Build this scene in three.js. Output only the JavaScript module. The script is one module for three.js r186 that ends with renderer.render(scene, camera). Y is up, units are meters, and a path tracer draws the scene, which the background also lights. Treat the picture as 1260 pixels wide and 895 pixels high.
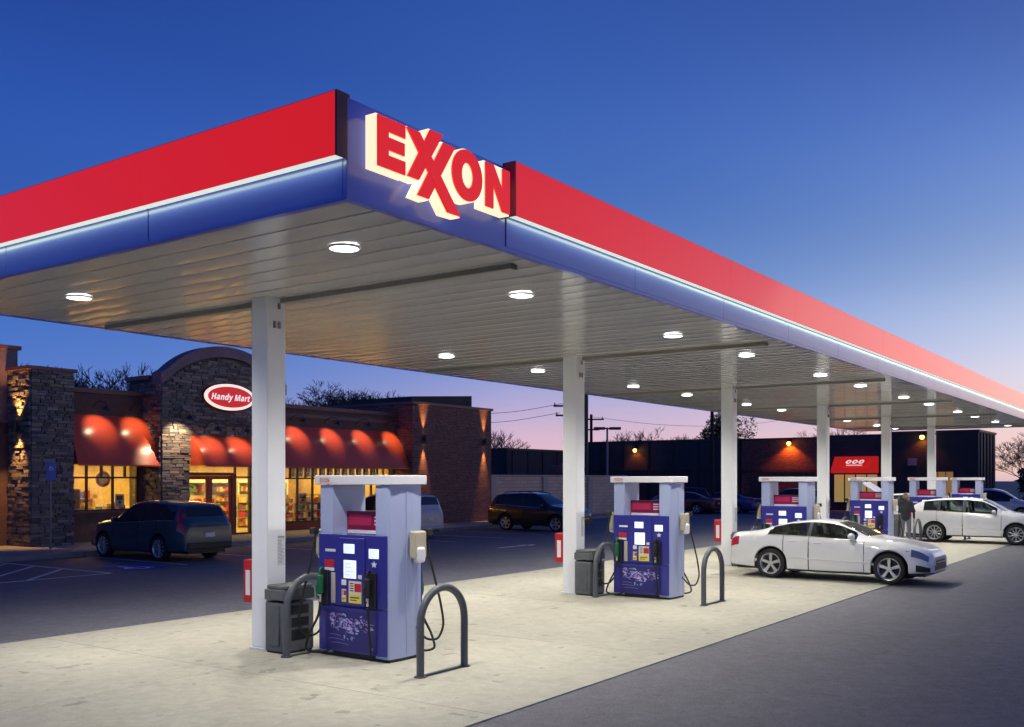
import * as THREE from 'three';
import { RoundedBoxGeometry } from 'three/addons/geometries/RoundedBoxGeometry.js';
import { mergeGeometries } from 'three/addons/utils/BufferGeometryUtils.js';
import { MarchingCubes } from 'three/addons/objects/MarchingCubes.js';
import { RectAreaLightUniformsLib } from 'three/addons/lights/RectAreaLightUniformsLib.js';

// World: x runs along the canopy (u), -z runs across it towards the shop (v), y is up. Metres.
RectAreaLightUniformsLib.init();
const scene = new THREE.Scene();
const camera = new THREE.PerspectiveCamera(40.47, 1260 / 895, 0.1, 3000);
camera.position.set(0, 2.3, 0);
camera.lookAt(0.8176, 2.3, -0.5759);
camera.setViewOffset(1260, 895, 0, -141.5, 1260, 895);      // rising-front lens: uprights stay upright
const renderer = new THREE.WebGLRenderer({ antialias: true });
renderer.toneMapping = THREE.LinearToneMapping;
renderer.toneMappingExposure = 1.0;
renderer.shadowMap.enabled = true;

// ---------- sky: clear dusk, afterglow low beyond the far end of the canopy ----------
const lin = (c) => { c /= 255; return c <= 0.04045 ? c / 12.92 : ((c + 0.055) / 1.055) ** 2.4; };
{
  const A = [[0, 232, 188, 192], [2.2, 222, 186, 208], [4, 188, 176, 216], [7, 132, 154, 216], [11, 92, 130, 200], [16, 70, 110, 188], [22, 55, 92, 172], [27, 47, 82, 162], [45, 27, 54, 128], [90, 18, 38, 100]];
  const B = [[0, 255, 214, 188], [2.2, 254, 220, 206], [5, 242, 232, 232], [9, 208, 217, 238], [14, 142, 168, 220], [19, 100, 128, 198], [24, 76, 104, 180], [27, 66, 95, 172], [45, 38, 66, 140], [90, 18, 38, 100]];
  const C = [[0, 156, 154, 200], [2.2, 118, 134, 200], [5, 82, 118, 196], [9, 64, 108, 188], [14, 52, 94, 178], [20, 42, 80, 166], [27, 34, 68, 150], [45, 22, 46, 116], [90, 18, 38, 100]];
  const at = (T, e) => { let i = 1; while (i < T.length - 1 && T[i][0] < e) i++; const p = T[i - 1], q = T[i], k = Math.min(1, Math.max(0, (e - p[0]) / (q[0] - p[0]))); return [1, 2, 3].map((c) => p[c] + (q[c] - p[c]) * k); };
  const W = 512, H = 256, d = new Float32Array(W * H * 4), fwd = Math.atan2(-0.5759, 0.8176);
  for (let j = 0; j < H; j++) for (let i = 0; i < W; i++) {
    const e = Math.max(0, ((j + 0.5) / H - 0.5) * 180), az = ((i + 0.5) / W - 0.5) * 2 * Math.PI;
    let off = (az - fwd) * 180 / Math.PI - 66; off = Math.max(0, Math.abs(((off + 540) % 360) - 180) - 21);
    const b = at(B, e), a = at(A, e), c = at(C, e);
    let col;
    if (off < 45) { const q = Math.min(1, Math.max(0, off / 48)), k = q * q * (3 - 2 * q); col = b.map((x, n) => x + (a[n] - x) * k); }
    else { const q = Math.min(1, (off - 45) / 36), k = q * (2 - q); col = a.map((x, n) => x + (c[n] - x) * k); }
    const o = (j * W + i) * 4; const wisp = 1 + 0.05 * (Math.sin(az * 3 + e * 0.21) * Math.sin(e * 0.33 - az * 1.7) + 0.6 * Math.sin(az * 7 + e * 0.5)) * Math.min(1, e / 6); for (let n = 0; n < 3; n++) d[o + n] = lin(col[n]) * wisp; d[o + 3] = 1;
  }
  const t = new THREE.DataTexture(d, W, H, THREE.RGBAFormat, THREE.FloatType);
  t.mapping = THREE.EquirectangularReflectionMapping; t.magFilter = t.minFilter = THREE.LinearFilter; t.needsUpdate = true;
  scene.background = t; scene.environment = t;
}
const sun = new THREE.DirectionalLight(0xffd9c0, 0.05);   // the last of the afterglow
sun.position.set(200, 16, 40); sun.castShadow = true; sun.shadow.radius = 40;
Object.assign(sun.shadow.camera, { left: -80, right: 80, top: 40, bottom: -40, near: 1, far: 500 });
scene.add(sun, sun.target);

// ---------- helpers ----------
const rng = (s) => () => { s = (s + 0x6D2B79F5) | 0; let t = Math.imul(s ^ (s >>> 15), 1 | s); t = (t + Math.imul(t ^ (t >>> 7), 61 | t)) ^ t; return ((t ^ (t >>> 14)) >>> 0) / 4294967296; };
const P = (u, v, y = 0) => new THREE.Vector3(u, y, -v);
const V3 = (x, y, z) => new THREE.Vector3(x, y, z);
const ORD = ['first', 'second', 'third', 'fourth', 'fifth', 'sixth', 'seventh', 'eighth', 'ninth', 'tenth', 'eleventh', 'twelfth'];
function bx(x0, x1, y0, y1, z0, z1, r = 0) {
  const w = x1 - x0, h = y1 - y0, d = z1 - z0;
  const g = r > 0 ? new RoundedBoxGeometry(w, h, d, 2, Math.min(r, w / 2.02, h / 2.02, d / 2.02)) : new THREE.BoxGeometry(w, h, d);
  return g.translate((x0 + x1) / 2, (y0 + y1) / 2, (z0 + z1) / 2);
}
const bw = (u0, u1, v0, v1, y0, y1, r = 0) => bx(u0, u1, y0, y1, -v1, -v0, r);
function cyl(r0, r1, h, x, y, z, seg = 20) { return new THREE.CylinderGeometry(r1, r0, h, seg).translate(x, y + h / 2, z); }
function tube(pts, r, seg = 24, rad = 8, closed = false) { return new THREE.TubeGeometry(new THREE.CatmullRomCurve3(pts, closed, 'catmullrom', 0.4), seg, r, rad, closed); }
function bar(a, b, r, rad = 6, r2 = r) {
  const d = b.clone().sub(a), g = new THREE.CylinderGeometry(r2, r, d.length(), rad);
  g.applyQuaternion(new THREE.Quaternion().setFromUnitVectors(V3(0, 1, 0), d.clone().normalize()));
  return g.translate((a.x + b.x) / 2, (a.y + b.y) / 2, (a.z + b.z) / 2);
}
function metreUV(g) {
  const p = g.attributes.position, n = g.attributes.normal, uv = new Float32Array(p.count * 2);
  for (let i = 0; i < p.count; i++) {
    const ax = Math.abs(n.getX(i)), ay = Math.abs(n.getY(i)), az = Math.abs(n.getZ(i));
    if (ay >= ax && ay >= az) { uv[2 * i] = p.getX(i); uv[2 * i + 1] = p.getZ(i); }
    else if (ax >= az) { uv[2 * i] = p.getZ(i); uv[2 * i + 1] = p.getY(i); }
    else { uv[2 * i] = p.getX(i); uv[2 * i + 1] = p.getY(i); }
  }
  g.setAttribute('uv', new THREE.BufferAttribute(uv, 2));
}
function join(geos) {
  if (!Array.isArray(geos)) geos = [geos];
  geos = geos.map((g) => { g = g.index ? g.toNonIndexed() : g; for (const k of Object.keys(g.attributes)) if (!['position', 'normal', 'uv', 'color'].includes(k)) g.deleteAttribute(k); g.clearGroups?.(); return g; });
  return geos.length > 1 ? mergeGeometries(geos) : geos[0];
}
const taken = {};
const numbered = (n) => { const k = taken[n] = (taken[n] ?? -1) + 1; return k ? n + '_' + String(k).padStart(3, '0') : n; };
function mesh(name, geos, mat, parent = scene, keep = false) {
  const g = join(geos); if (!keep) metreUV(g);
  const m = new THREE.Mesh(g, mat); m.name = parent === scene ? numbered(name) : name; m.castShadow = m.receiveShadow = true; parent.add(m); return m;
}
function tag(o, label, category, group) { o.userData.label = label; o.userData.category = category; if (group) o.userData.group = group; return o; }
function thing(name, label, category, pos = V3(0, 0, 0), turn = 0, group) {
  const o = new THREE.Group(); o.name = numbered(name); scene.add(o); o.position.copy(pos); o.rotation.y = turn; return tag(o, label, category, group);
}
function copy(o, label, pos, turn) { const c = o.clone(); c.userData = { ...o.userData }; c.name = numbered(o.name.replace(/_\d{3}$/, '')); c.userData.label = label; if (pos) c.position.copy(pos); if (turn !== undefined) c.rotation.y = turn; scene.add(c); return c; }
function settle(g) {      // moves a group built in world coordinates to its own base
  const b = new THREE.Box3().setFromObject(g), c = V3((b.min.x + b.max.x) / 2, b.min.y, (b.min.z + b.max.z) / 2);
  for (const k of g.children) k.position.sub(c); g.position.copy(c); return g;
}
function structure(m) { m.userData.kind = 'structure'; return m; }
function alone(name, geos, mat, label, category, group, keep) { const g = join(geos); if (!keep) metreUV(g); g.computeBoundingBox(); const b = g.boundingBox, c = V3((b.min.x + b.max.x) / 2, b.min.y, (b.min.z + b.max.z) / 2); g.translate(-c.x, -c.y, -c.z); const m = mesh(name, g, mat, scene, true); m.position.copy(c); return tag(m, label, category, group); }
function spot(color, intensity, from, to, angle, penumbra, soft = 2) {
  const l = new THREE.SpotLight(color, intensity, 0, angle, penumbra, 2); l.position.copy(from); l.target.position.copy(to); l.castShadow = true; l.shadow.radius = soft; scene.add(l, l.target); return l;
}
function areaLight(color, intensity, w, h, at, towards) { const l = new THREE.RectAreaLight(color, intensity, w, h); l.position.copy(at); l.lookAt(towards); scene.add(l); return l; }

// ---------- textures and materials ----------
function lattice(seed, n) { const r = rng(seed), a = new Float32Array(n * n); for (let i = 0; i < a.length; i++) a[i] = r(); return (x, y) => { x = ((x % n) + n) % n; y = ((y % n) + n) % n; const i = Math.floor(x), j = Math.floor(y), s = (t) => t * t * (3 - 2 * t), fx = s(x - i), fy = s(y - j), I = (i + 1) % n, J = (j + 1) % n; return (a[j * n + i] * (1 - fx) + a[j * n + I] * fx) * (1 - fy) + (a[J * n + i] * (1 - fx) + a[J * n + I] * fx) * fy; }; }
function fbm(seed, base, oct) { const L = []; for (let k = 0; k < oct; k++) L.push(lattice(seed + k * 17, base << k)); return (x, y) => { let s = 0, w = 0, a = 1; for (let k = 0; k < oct; k++) { s += a * L[k](x * (base << k), y * (base << k)); w += a; a *= 0.55; } return s / w; }; }
function texture(size, metres, fn, srgb = true) {
  const d = new Uint8Array(size * size * 4);
  for (let j = 0; j < size; j++) for (let i = 0; i < size; i++) { const c = fn((i + 0.5) / size, (j + 0.5) / size), o = (j * size + i) * 4; const q = Array.isArray(c) ? c : [c, c, c]; for (let n = 0; n < 3; n++) d[o + n] = Math.max(0, Math.min(255, q[n] * 255)); d[o + 3] = 255; }
  const t = new THREE.DataTexture(d, size, size); t.wrapS = t.wrapT = THREE.RepeatWrapping; t.magFilter = THREE.LinearFilter; t.minFilter = THREE.LinearMipmapLinearFilter; t.generateMipmaps = true; if (srgb) t.colorSpace = THREE.SRGBColorSpace; t.repeat.set(1 / metres, 1 / metres); t.needsUpdate = true; return t;
}
const L3 = (r, g, b) => new THREE.Color().setRGB(r, g, b);
const std = (color, roughness = 0.6, metalness = 0, more = {}) => new THREE.MeshPhysicalMaterial({ color: Array.isArray(color) ? L3(...color) : color, roughness, metalness, ...more });
const glow = (rgb, k, base = [0.5, 0.5, 0.5]) => std(base, 0.4, 0, { emissive: L3(...rgb), emissiveIntensity: k });
const nA = fbm(3, 4, 6), nB = fbm(71, 8, 5), nC = fbm(131, 32, 4), nFine = fbm(211, 96, 2), nBlot = fbm(331, 3, 3);
const speck = (() => { const r = rng(909), a = new Float32Array(1 << 20); for (let i = 0; i < a.length; i++) a[i] = r(); return (x, y) => a[(Math.floor(y * 1024) * 1024 + Math.floor(x * 1024)) & 1048575] - 0.5; })();
const asphaltTex = texture(1024, 9, (x, y) => { const g = 0.345 + 0.07 * nFine(x, y) + 0.05 * (nA(x, y) - 0.5) + 0.04 * (nC(x, y) - 0.5) + 0.13 * speck(x, y), crack = Math.abs(nB(x, y) - 0.5) < 0.0025 ? -0.06 : 0; return [g + crack, g + crack, g * 1.08 + crack]; });
const asphaltBump = texture(512, 2, (x, y) => 0.5 * nC(x, y) + 0.5 * nFine(x, y), false);
const concreteTex = texture(1024, 9, (x, y) => { const stain = Math.max(0, nC(x, y) * 0.6 + nB(x, y) * 0.4 - 0.60) * 0.7, g = 0.69 + 0.07 * (nA(x, y) - 0.5) + 0.03 * (nC(x, y) - 0.5) + 0.07 * (nFine(x, y) - 0.5) + 0.06 * speck(x, y) - stain * 0.6 - (nFine(x * 0.5, y * 0.5) > 0.83 ? 0.10 : 0); return [g, g * 0.985, g * 0.90]; });
const concreteBump = texture(512, 1.5, (x, y) => 0.5 * nC(x, y) + 0.5 * nFine(x, y), false);
const grainTex = texture(512, 3, (x, y) => 0.82 + 0.25 * (nA(x, y) - 0.5) + 0.16 * (nC(x, y) - 0.5));
const brickTone = lattice(9, 64);
const brickTex = texture(1024, 2.4, (x, y) => { const row = Math.floor(y * 32), fx = (x * 10 + (row % 2) * 0.5) % 1, fy = (y * 32) % 1, m = fx < 0.05 || fy < 0.14, h = brickTone(Math.floor(x * 10 + (row % 2) * 0.5) * 3.7, row * 1.9); const g = (m ? 0.56 : 0.44 + 0.2 * (h - 0.5)) + 0.14 * (nC(x, y) - 0.5); return m ? [g, g * 0.9, g * 0.82] : [g, g * 0.66, g * 0.58]; });
const barkTex = texture(256, 0.8, (x, y) => 0.7 + 0.5 * (nC(x, y) - 0.5));
const wavyBump = texture(256, 1.6, (x, y) => nA(x, y), false);
const M = {
  asphalt: std([1, 1, 1], 0.72, 0, { map: asphaltTex, bumpMap: asphaltBump, bumpScale: 0.006 }),
  concrete: [1, 0.95, 1.04].map((k) => std([k * 0.98, k * 0.98, k * 0.98], 0.8, 0, { map: concreteTex, bumpMap: concreteBump, bumpScale: 0.003 })),
  walk: std([0.72, 0.72, 0.74], 0.85, 0, { map: concreteTex, bumpMap: concreteBump, bumpScale: 0.003 }),
  joint: std([0.16, 0.15, 0.13], 0.9),
  paint: std([1, 1, 1], 0.7, 0, { map: grainTex }),
  bluePaint: std([0.12, 0.16, 0.55], 0.7, 0, { map: grainTex }),
  soffit: std([0.66, 0.645, 0.61], 0.26, 0, { bumpMap: wavyBump, bumpScale: 0.0012, clearcoat: 0.8, clearcoatRoughness: 0.06 }),
  soffitTrim: std([0.26, 0.25, 0.23], 0.4),
  column: std([0.87, 0.89, 0.90], 0.32, 0, { bumpMap: wavyBump, bumpScale: 0.0008 }),
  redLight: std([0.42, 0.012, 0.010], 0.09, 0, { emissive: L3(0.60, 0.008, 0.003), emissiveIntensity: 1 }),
  redEnd: std([0.30, 0.012, 0.012], 0.25),
  blue: std([0.09, 0.12, 0.62], 0.28, 0, { clearcoat: 0.4, clearcoatRoughness: 0.1 }),
  roofing: std([0.3, 0.3, 0.3], 0.9),
  strip: glow([0.9, 1, 0.82], 0.75),
  letterRed: std([0.62, 0.012, 0.010], 0.35, 0, { emissive: L3(0.62, 0.006, 0.005), emissiveIntensity: 1 }),
  letterCream: glow([1, 0.82, 0.50], 1.08, [0.8, 0.75, 0.6]),
  lens: glow([1, 0.98, 0.94], 9),
  white: std([0.78, 0.78, 0.78], 0.4),
  lavender: std([0.38, 0.44, 0.65], 0.3, 0.0, { clearcoat: 0.3, clearcoatRoughness: 0.15 }),
  pumpWhite: std([0.74, 0.74, 0.78], 0.35),
  pumpBlue: std([0.028, 0.028, 0.26], 0.3, 0, { clearcoat: 0.3, clearcoatRoughness: 0.2 }),
  maroon: std([0.22, 0.012, 0.05], 0.35),
  black: std([0.012, 0.012, 0.013], 0.55),
  rubber: std([0.02, 0.02, 0.02], 0.8),
  green: std([0.01, 0.13, 0.05], 0.4),
  grey: std([0.14, 0.155, 0.17], 0.45, 0, { map: grainTex }),
  bin: std([0.17, 0.18, 0.19], 0.6, 0, { map: grainTex }),
  chrome: std([0.7, 0.7, 0.7], 0.2, 1),
  screen: glow([0.85, 0.9, 1], 1.0, [0.1, 0.1, 0.1]),
  yellow: std([0.7, 0.55, 0.08], 0.5), red: std([0.5, 0.015, 0.02], 0.4), beige: std([0.5, 0.45, 0.33], 0.6),
  brownWall: std([0.20, 0.115, 0.10], 0.85, 0, { map: grainTex, bumpMap: concreteBump, bumpScale: 0.004 }),
  coping: std([0.17, 0.075, 0.075], 0.5), purple: std([0.30, 0.20, 0.24], 0.6, 0, { map: grainTex }),
  brick: std([1.0, 0.92, 0.98], 0.85, 0, { map: brickTex }),
  stone: std([1, 1, 1], 0.85, 0, { vertexColors: true, bumpMap: concreteBump, bumpScale: 0.01 }),
  mortar: std([0.10, 0.095, 0.09], 0.95),
  awning: std([0.58, 0.075, 0.03], 0.30, 0, { bumpMap: wavyBump, bumpScale: 0.004 }),
  bronze: std([0.05, 0.035, 0.03], 0.5), frame: std([0.035, 0.02, 0.018], 0.45), doorRed: std([0.34, 0.06, 0.03], 0.45),
  glass: std([0.96, 0.97, 0.96], 0.03, 0, { transmission: 1, ior: 1.5 }),
  cream: std([0.82, 0.64, 0.28], 0.8, 0, { map: grainTex }), tileFloor: std([0.5, 0.42, 0.3], 0.35), ceil: std([0.8, 0.76, 0.62], 0.9),
  shelf: std([0.5, 0.48, 0.42], 0.5), goods: std([1, 1, 1], 0.5, 0, { vertexColors: true }),
  block: std([1, 1, 1], 0.9, 0, { vertexColors: true, bumpMap: concreteBump, bumpScale: 0.006 }),
  darkWall: std([0.085, 0.075, 0.085], 0.85, 0, { map: grainTex }), darkWall2: std([0.11, 0.07, 0.065], 0.85, 0, { map: grainTex }), black2: std([0.03, 0.035, 0.04], 0.6, 0, { map: grainTex }),
  farBrick: std([0.9, 0.72, 0.7], 0.85, 0, { map: brickTex }),
  wood: std([0.09, 0.065, 0.05], 0.9, 0, { map: barkTex }), bark: std([0.07, 0.055, 0.05], 0.9, 0, { map: barkTex }), twig: std([0.09, 0.08, 0.09], 0.9), redTwig: std([0.42, 0.17, 0.18], 0.9),
  needle: std([0.035, 0.06, 0.03], 0.8, 0, { side: THREE.DoubleSide }), steel: std([0.25, 0.25, 0.26], 0.45, 0.6),
  sodium: glow([1, 0.42, 0.06], 12), warmLens: glow([1, 0.72, 0.34], 6), interiorLamp: glow([1, 0.86, 0.55], 2.2),
};
function canvasMat(w, h, draw, more = {}) {
  const c = document.createElement('canvas'); c.width = w; c.height = h; const x = c.getContext('2d'); draw(x, w, h);
  const t = new THREE.CanvasTexture(c); t.colorSpace = THREE.SRGBColorSpace; t.anisotropy = 8;
  const { lit, ...rest } = more, m = new THREE.MeshPhysicalMaterial({ map: t, roughness: 0.35, ...rest }); if (lit) { m.emissiveMap = t; m.emissive = L3(1, 1, 1); m.emissiveIntensity = lit; } return m;
}
// flat print facing -x (dir -1) or +x (dir 1); z0 < z1; the picture's left edge is on the viewer's left
function printX(x, y0, y1, z0, z1, dir) { const g = new THREE.PlaneGeometry(z1 - z0, y1 - y0); g.rotateY(dir * Math.PI / 2); return g.translate(x, (y0 + y1) / 2, (z0 + z1) / 2); }
function printZ(z, x0, x1, y0, y1) { return new THREE.PlaneGeometry(x1 - x0, y1 - y0).translate((x0 + x1) / 2, (y0 + y1) / 2, z); }

// ---------- ground ----------
structure(mesh('ground', new THREE.PlaneGeometry(1400, 1400).rotateX(-Math.PI / 2).translate(200, 0, -200), M.asphalt));
{
  const pad = new THREE.Group(); pad.name = 'concrete_forecourt'; structure(pad); scene.add(pad);
  const r = rng(5), U0 = -4.0, SL = 3.9, us = []; for (let u = U0; u < 54; u += SL) us.push(u);
  const vs = [5.6, 9.62, 13.62];
  mesh('joint_filler', bw(U0, U0 + us.length * SL, 5.6, 13.62, -0.05, 0.006), M.joint, pad);
  us.forEach((u) => { for (let k = 0; k < 2; k++) mesh('slab', bw(u + 0.005, u + SL - 0.005, vs[k] + (k ? 0.005 : -0.012), vs[k + 1] - (k ? -0.012 : 0.005), -0.06, 0.013 + 0.002 * r(), 0.004), M.concrete[Math.floor(r() * 3)], pad); });
}
// walkway in front of the shop, with a kerb
{
  const w = new THREE.Group(); w.name = 'sidewalk'; structure(w); scene.add(w);
  for (let u = 6, k = 0; u < 41; u += 1.75, k++) mesh('slab', bw(u + 0.006, u + 1.744, 27.2, 31.6, -0.05, 0.145 + 0.002 * (k % 3)), M.walk, w);
  mesh('walk_base', bw(6, 41, 27.19, 31.6, -0.05, 0.13), M.joint, w);
  for (let u = 6; u < 41; u += 3.5) mesh('kerb', bw(u + 0.006, u + 3.494, 27.02, 27.185, -0.05, 0.152, 0.02), M.walk, w);
}
// painted markings
{
  const m = new THREE.Group(); m.name = 'parking_markings'; structure(m); scene.add(m);
  const line = (u0, v0, u1, v1, w = 0.1, mat = M.paint) => { const a = P(u0, v0), b = P(u1, v1), d = b.clone().sub(a), g = new THREE.PlaneGeometry(d.length(), w).rotateX(-Math.PI / 2).rotateY(Math.atan2(-d.z, d.x)).translate((a.x + b.x) / 2, 0.004, (a.z + b.z) / 2); mesh('painted_line', g, mat, m); };
  line(13.95, 21.7, 13.95, 27.0, 0.12); line(11.0, 21.7, 13.9, 21.7, 0.12); line(10.95, 21.7, 10.95, 27.0, 0.12);
  for (let k = 0; k < 5; k++) { const v = 20.9 + k * 1.35, c = Math.max(0, 21.8 - v); line(11.05 + c, v + c, 13.85, Math.min(27, v + 2.8), 0.11); }
  for (const u of [16.5, 19.4, 22.3, 25.2, 28.0, 30.9, 33.8, 36.8]) line(u, 22.2, u, 26.9, 0.1);
  line(26.4, 19.15, 28.0, 19.15, 0.22); line(27.9, 18.9, 28.5, 19.15, 0.14); line(27.9, 19.4, 28.5, 19.15, 0.14);
  // accessible-bay emblem
  const em = canvasMat(128, 128, (x) => { x.fillStyle = '#3a45a0'; x.fillRect(0, 0, 128, 128); x.strokeStyle = '#d8dcf0'; x.lineWidth = 9; x.beginPath(); x.arc(58, 80, 27, 0.2, 5.0); x.stroke(); x.beginPath(); x.moveTo(54, 30); x.lineTo(56, 66); x.lineTo(84, 66); x.lineTo(96, 98); x.stroke(); x.fillStyle = '#d8dcf0'; x.beginPath(); x.arc(53, 20, 9, 0, 7); x.fill(); }, { roughness: 0.8 });
  const e = new THREE.Mesh(new THREE.PlaneGeometry(1.3, 1.3).rotateX(-Math.PI / 2), em); e.position.set(15.2, 0.008, -22.6); e.name = 'accessible_emblem'; e.receiveShadow = true; m.add(e);
}
// ---------- canopy ----------
const CU0 = 6.15, CU1 = 51.7, CV0 = 6.08, CV1 = 14.55, SOF = 4.72, PITCH = 7.85, COLU = 8.99, COLV = 10.35, PUMPU = 9.38, PUMPV = 8.85, PUMPP = 7.8;
{
  const c = thing('canopy', 'long flat station canopy with red and blue lit fascia over the pumps', 'canopy');
  mesh('roof_deck', bw(CU0 + 0.05, CU1 - 0.05, CV0 + 0.05, CV1 - 0.05, 4.80, 5.52), M.roofing, c);
  // soffit planks: cambered glossy pans running across the canopy
  const n = 114, pw = (CU1 - CU0 - 0.1) / n, prof = [], N = 8, sag = 0.0042;
  prof.push([-pw / 2 + 0.004, 0.03, -1, 0]);
  prof.push([-pw / 2 + 0.004, 0.006, -1, 0]); prof.push([-pw / 2 + 0.004, 0.006, -0.7, -0.7]); prof.push([-pw / 2 + 0.012, sag, -0.7, -0.7]);
  for (let k = 0; k <= N; k++) { const s = -1 + 2 * k / N, x = s * (pw / 2 - 0.012), y = sag * s * s; const sl = 2 * sag * s / (pw / 2); const l = Math.hypot(sl, 1); prof.push([x, y, sl / l, -1 / l]); }
  prof.push([pw / 2 - 0.012, sag, 0.7, -0.7]); prof.push([pw / 2 - 0.004, 0.006, 0.7, -0.7]); prof.push([pw / 2 - 0.004, 0.006, 1, 0]); prof.push([pw / 2 - 0.004, 0.03, 1, 0]);
  const pos = [], nor = [], idx = [], zl = (CV1 - CV0 - 0.1) / 2;
  for (const [x, y, nx, ny] of prof) for (const z of [-zl, zl]) { pos.push(x, y, z); nor.push(nx, ny, 0); }
  for (let k = 0; k < prof.length - 1; k++) { const a = 2 * k; idx.push(a, a + 2, a + 1, a + 1, a + 2, a + 3); }
  const pg = new THREE.BufferGeometry(); pg.setAttribute('position', new THREE.Float32BufferAttribute(pos, 3)); pg.setAttribute('normal', new THREE.Float32BufferAttribute(nor, 3)); pg.setIndex(idx);
  const g = pg.toNonIndexed(); metreUV(g);
  const r = rng(8), tones = [M.soffit, M.soffit.clone(), M.soffit.clone()]; tones[1].color = L3(0.635, 0.62, 0.585); tones[2].color = L3(0.68, 0.665, 0.63);
  for (let k = 0; k < n; k++) { const m = new THREE.Mesh(g, tones[Math.floor(r() * 3)]); m.name = 'soffit_plank'; m.position.set(CU0 + 0.05 + (k + 0.5) * pw, SOF + 0.001 * r(), -(CV0 + CV1) / 2); m.rotation.z = 0.010 + (r() - 0.5) * 0.010; m.castShadow = m.receiveShadow = true; c.add(m); }
  // cross trims over the columns
  for (let k = 0; k < 6; k++) mesh('cross_trim', bw(COLU + PITCH * k + 0.06, COLU + PITCH * k + 0.20, CV0 + 0.32, CV1 - 0.28, SOF - 0.06, SOF + 0.02, 0.006), M.soffitTrim, c);
  // perimeter lip
  for (const b of [bw(CU0 - 0.02, CU1 + 0.02, CV0 - 0.02, CV0 + 0.05, SOF - 0.012, SOF + 0.03), bw(CU0 - 0.02, CU1 + 0.02, CV1 - 0.05, CV1 + 0.02, SOF - 0.012, SOF + 0.03), bw(CU0 - 0.02, CU0 + 0.05, CV0 + 0.052, CV1 - 0.052, SOF - 0.012, SOF + 0.03), bw(CU1 - 0.05, CU1 + 0.02, CV0 + 0.052, CV1 - 0.052, SOF - 0.012, SOF + 0.03)]) mesh('edge_trim', b, M.blue, c);
  // fascia: blue skirt and red light boxes in panels
  const RY0 = 5.07, RY1 = 5.62, D = 0.13, SU = 8.51;
  mesh('letter_panel', bw(CU0, SU - 0.006, CV0, CV0 + 0.045, SOF + 0.035, 5.60, 0.004), M.blue, c);
  mesh('skirt_panel', bw(CU0, CU0 + 0.045, CV0 + 0.05, CV0 + 2.85, SOF + 0.035, 5.60, 0.004), M.blue, c);
  const runs = [];
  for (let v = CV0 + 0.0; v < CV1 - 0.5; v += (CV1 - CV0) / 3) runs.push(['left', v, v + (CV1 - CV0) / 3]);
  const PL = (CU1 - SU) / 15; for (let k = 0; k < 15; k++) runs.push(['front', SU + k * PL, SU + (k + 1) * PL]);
  runs.push(['back', CU0, CU0 + 22], ['back', CU0 + 22, CU1], ['end', CV0, CV1]);
  for (const [side, a, b] of runs) {
    if (side === 'left') {
      if (a > CV0 + 0.1) mesh('skirt_panel', bw(CU0, CU0 + 0.045, a + 0.004, b - 0.004, SOF + 0.035, 5.60, 0.004), M.blue, c);
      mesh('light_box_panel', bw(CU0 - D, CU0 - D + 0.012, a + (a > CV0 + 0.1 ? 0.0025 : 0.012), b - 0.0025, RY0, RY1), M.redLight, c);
      mesh('light_box_top', bw(CU0 - D + 0.013, CU0 + 0.04, a + 0.003, b - 0.003, RY1 - 0.02, RY1 + 0.012), M.redEnd, c);
      mesh('light_strip', bw(CU0 - D + 0.02, CU0 - 0.012, a + 0.02, b - 0.003, RY0 + 0.004, RY0 + 0.02), M.strip, c);
    } else if (side === 'front') {
      mesh('skirt_panel', bw(a + 0.003, b - 0.003, CV0 - 0.012, CV0 + 0.045, SOF + 0.035, 5.60, 0.004), M.blue, c);
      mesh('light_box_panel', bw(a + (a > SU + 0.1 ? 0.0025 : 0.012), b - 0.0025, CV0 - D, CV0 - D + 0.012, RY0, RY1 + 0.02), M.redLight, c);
      mesh('light_box_top', bw(a + 0.003, b - 0.003, CV0 - D + 0.013, CV0 + 0.04, RY1, RY1 + 0.03), M.redEnd, c);
      mesh('light_strip', bw(a + 0.003, b - 0.003, CV0 - D + 0.02, CV0 - 0.022, RY0 + 0.004, RY0 + 0.02), M.strip, c);
    } else if (side === 'back') {
      mesh('skirt_panel', bw(a + 0.003, b - 0.003, CV1 - 0.045, CV1, SOF + 0.035, 5.60, 0.004), M.blue, c);
      mesh('light_box_top', bw(a + 0.003, b - 0.003, CV1 + 0.004, CV1 + D, RY0, RY1, 0.004), M.redEnd, c);
    } else mesh('skirt_panel', bw(CU1 - 0.045, CU1, a + 0.05, b - 0.05, SOF + 0.035, 5.60, 0.004), M.blue, c);
  }
  mesh('light_box_end', bw(CU0 - D - 0.002, CU0 - 0.004, CV0 - 0.012, CV0 + 0.010, RY0 - 0.004, RY1 + 0.004), std([0.10, 0.006, 0.008], 0.3), c);
  mesh('light_box_end', bw(SU - 0.012, SU + 0.010, CV0 - D - 0.002, CV0 - 0.014, RY0 - 0.004, RY1 + 0.024), M.redEnd, c);
  settle(c);
  areaLight(0xdcffb8, 5, CV1 - CV0 - 0.1, 0.07, P(CU0 - 0.07, (CV0 + CV1) / 2, RY0 - 0.004), P(CU0 - 0.02, (CV0 + CV1) / 2, 4));
  areaLight(0xdcffb8, 5, CU1 - SU - 0.1, 0.07, P((SU + CU1) / 2, CV0 - 0.075, RY0 - 0.004), P((SU + CU1) / 2, CV0 - 0.03, 4));
}
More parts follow.
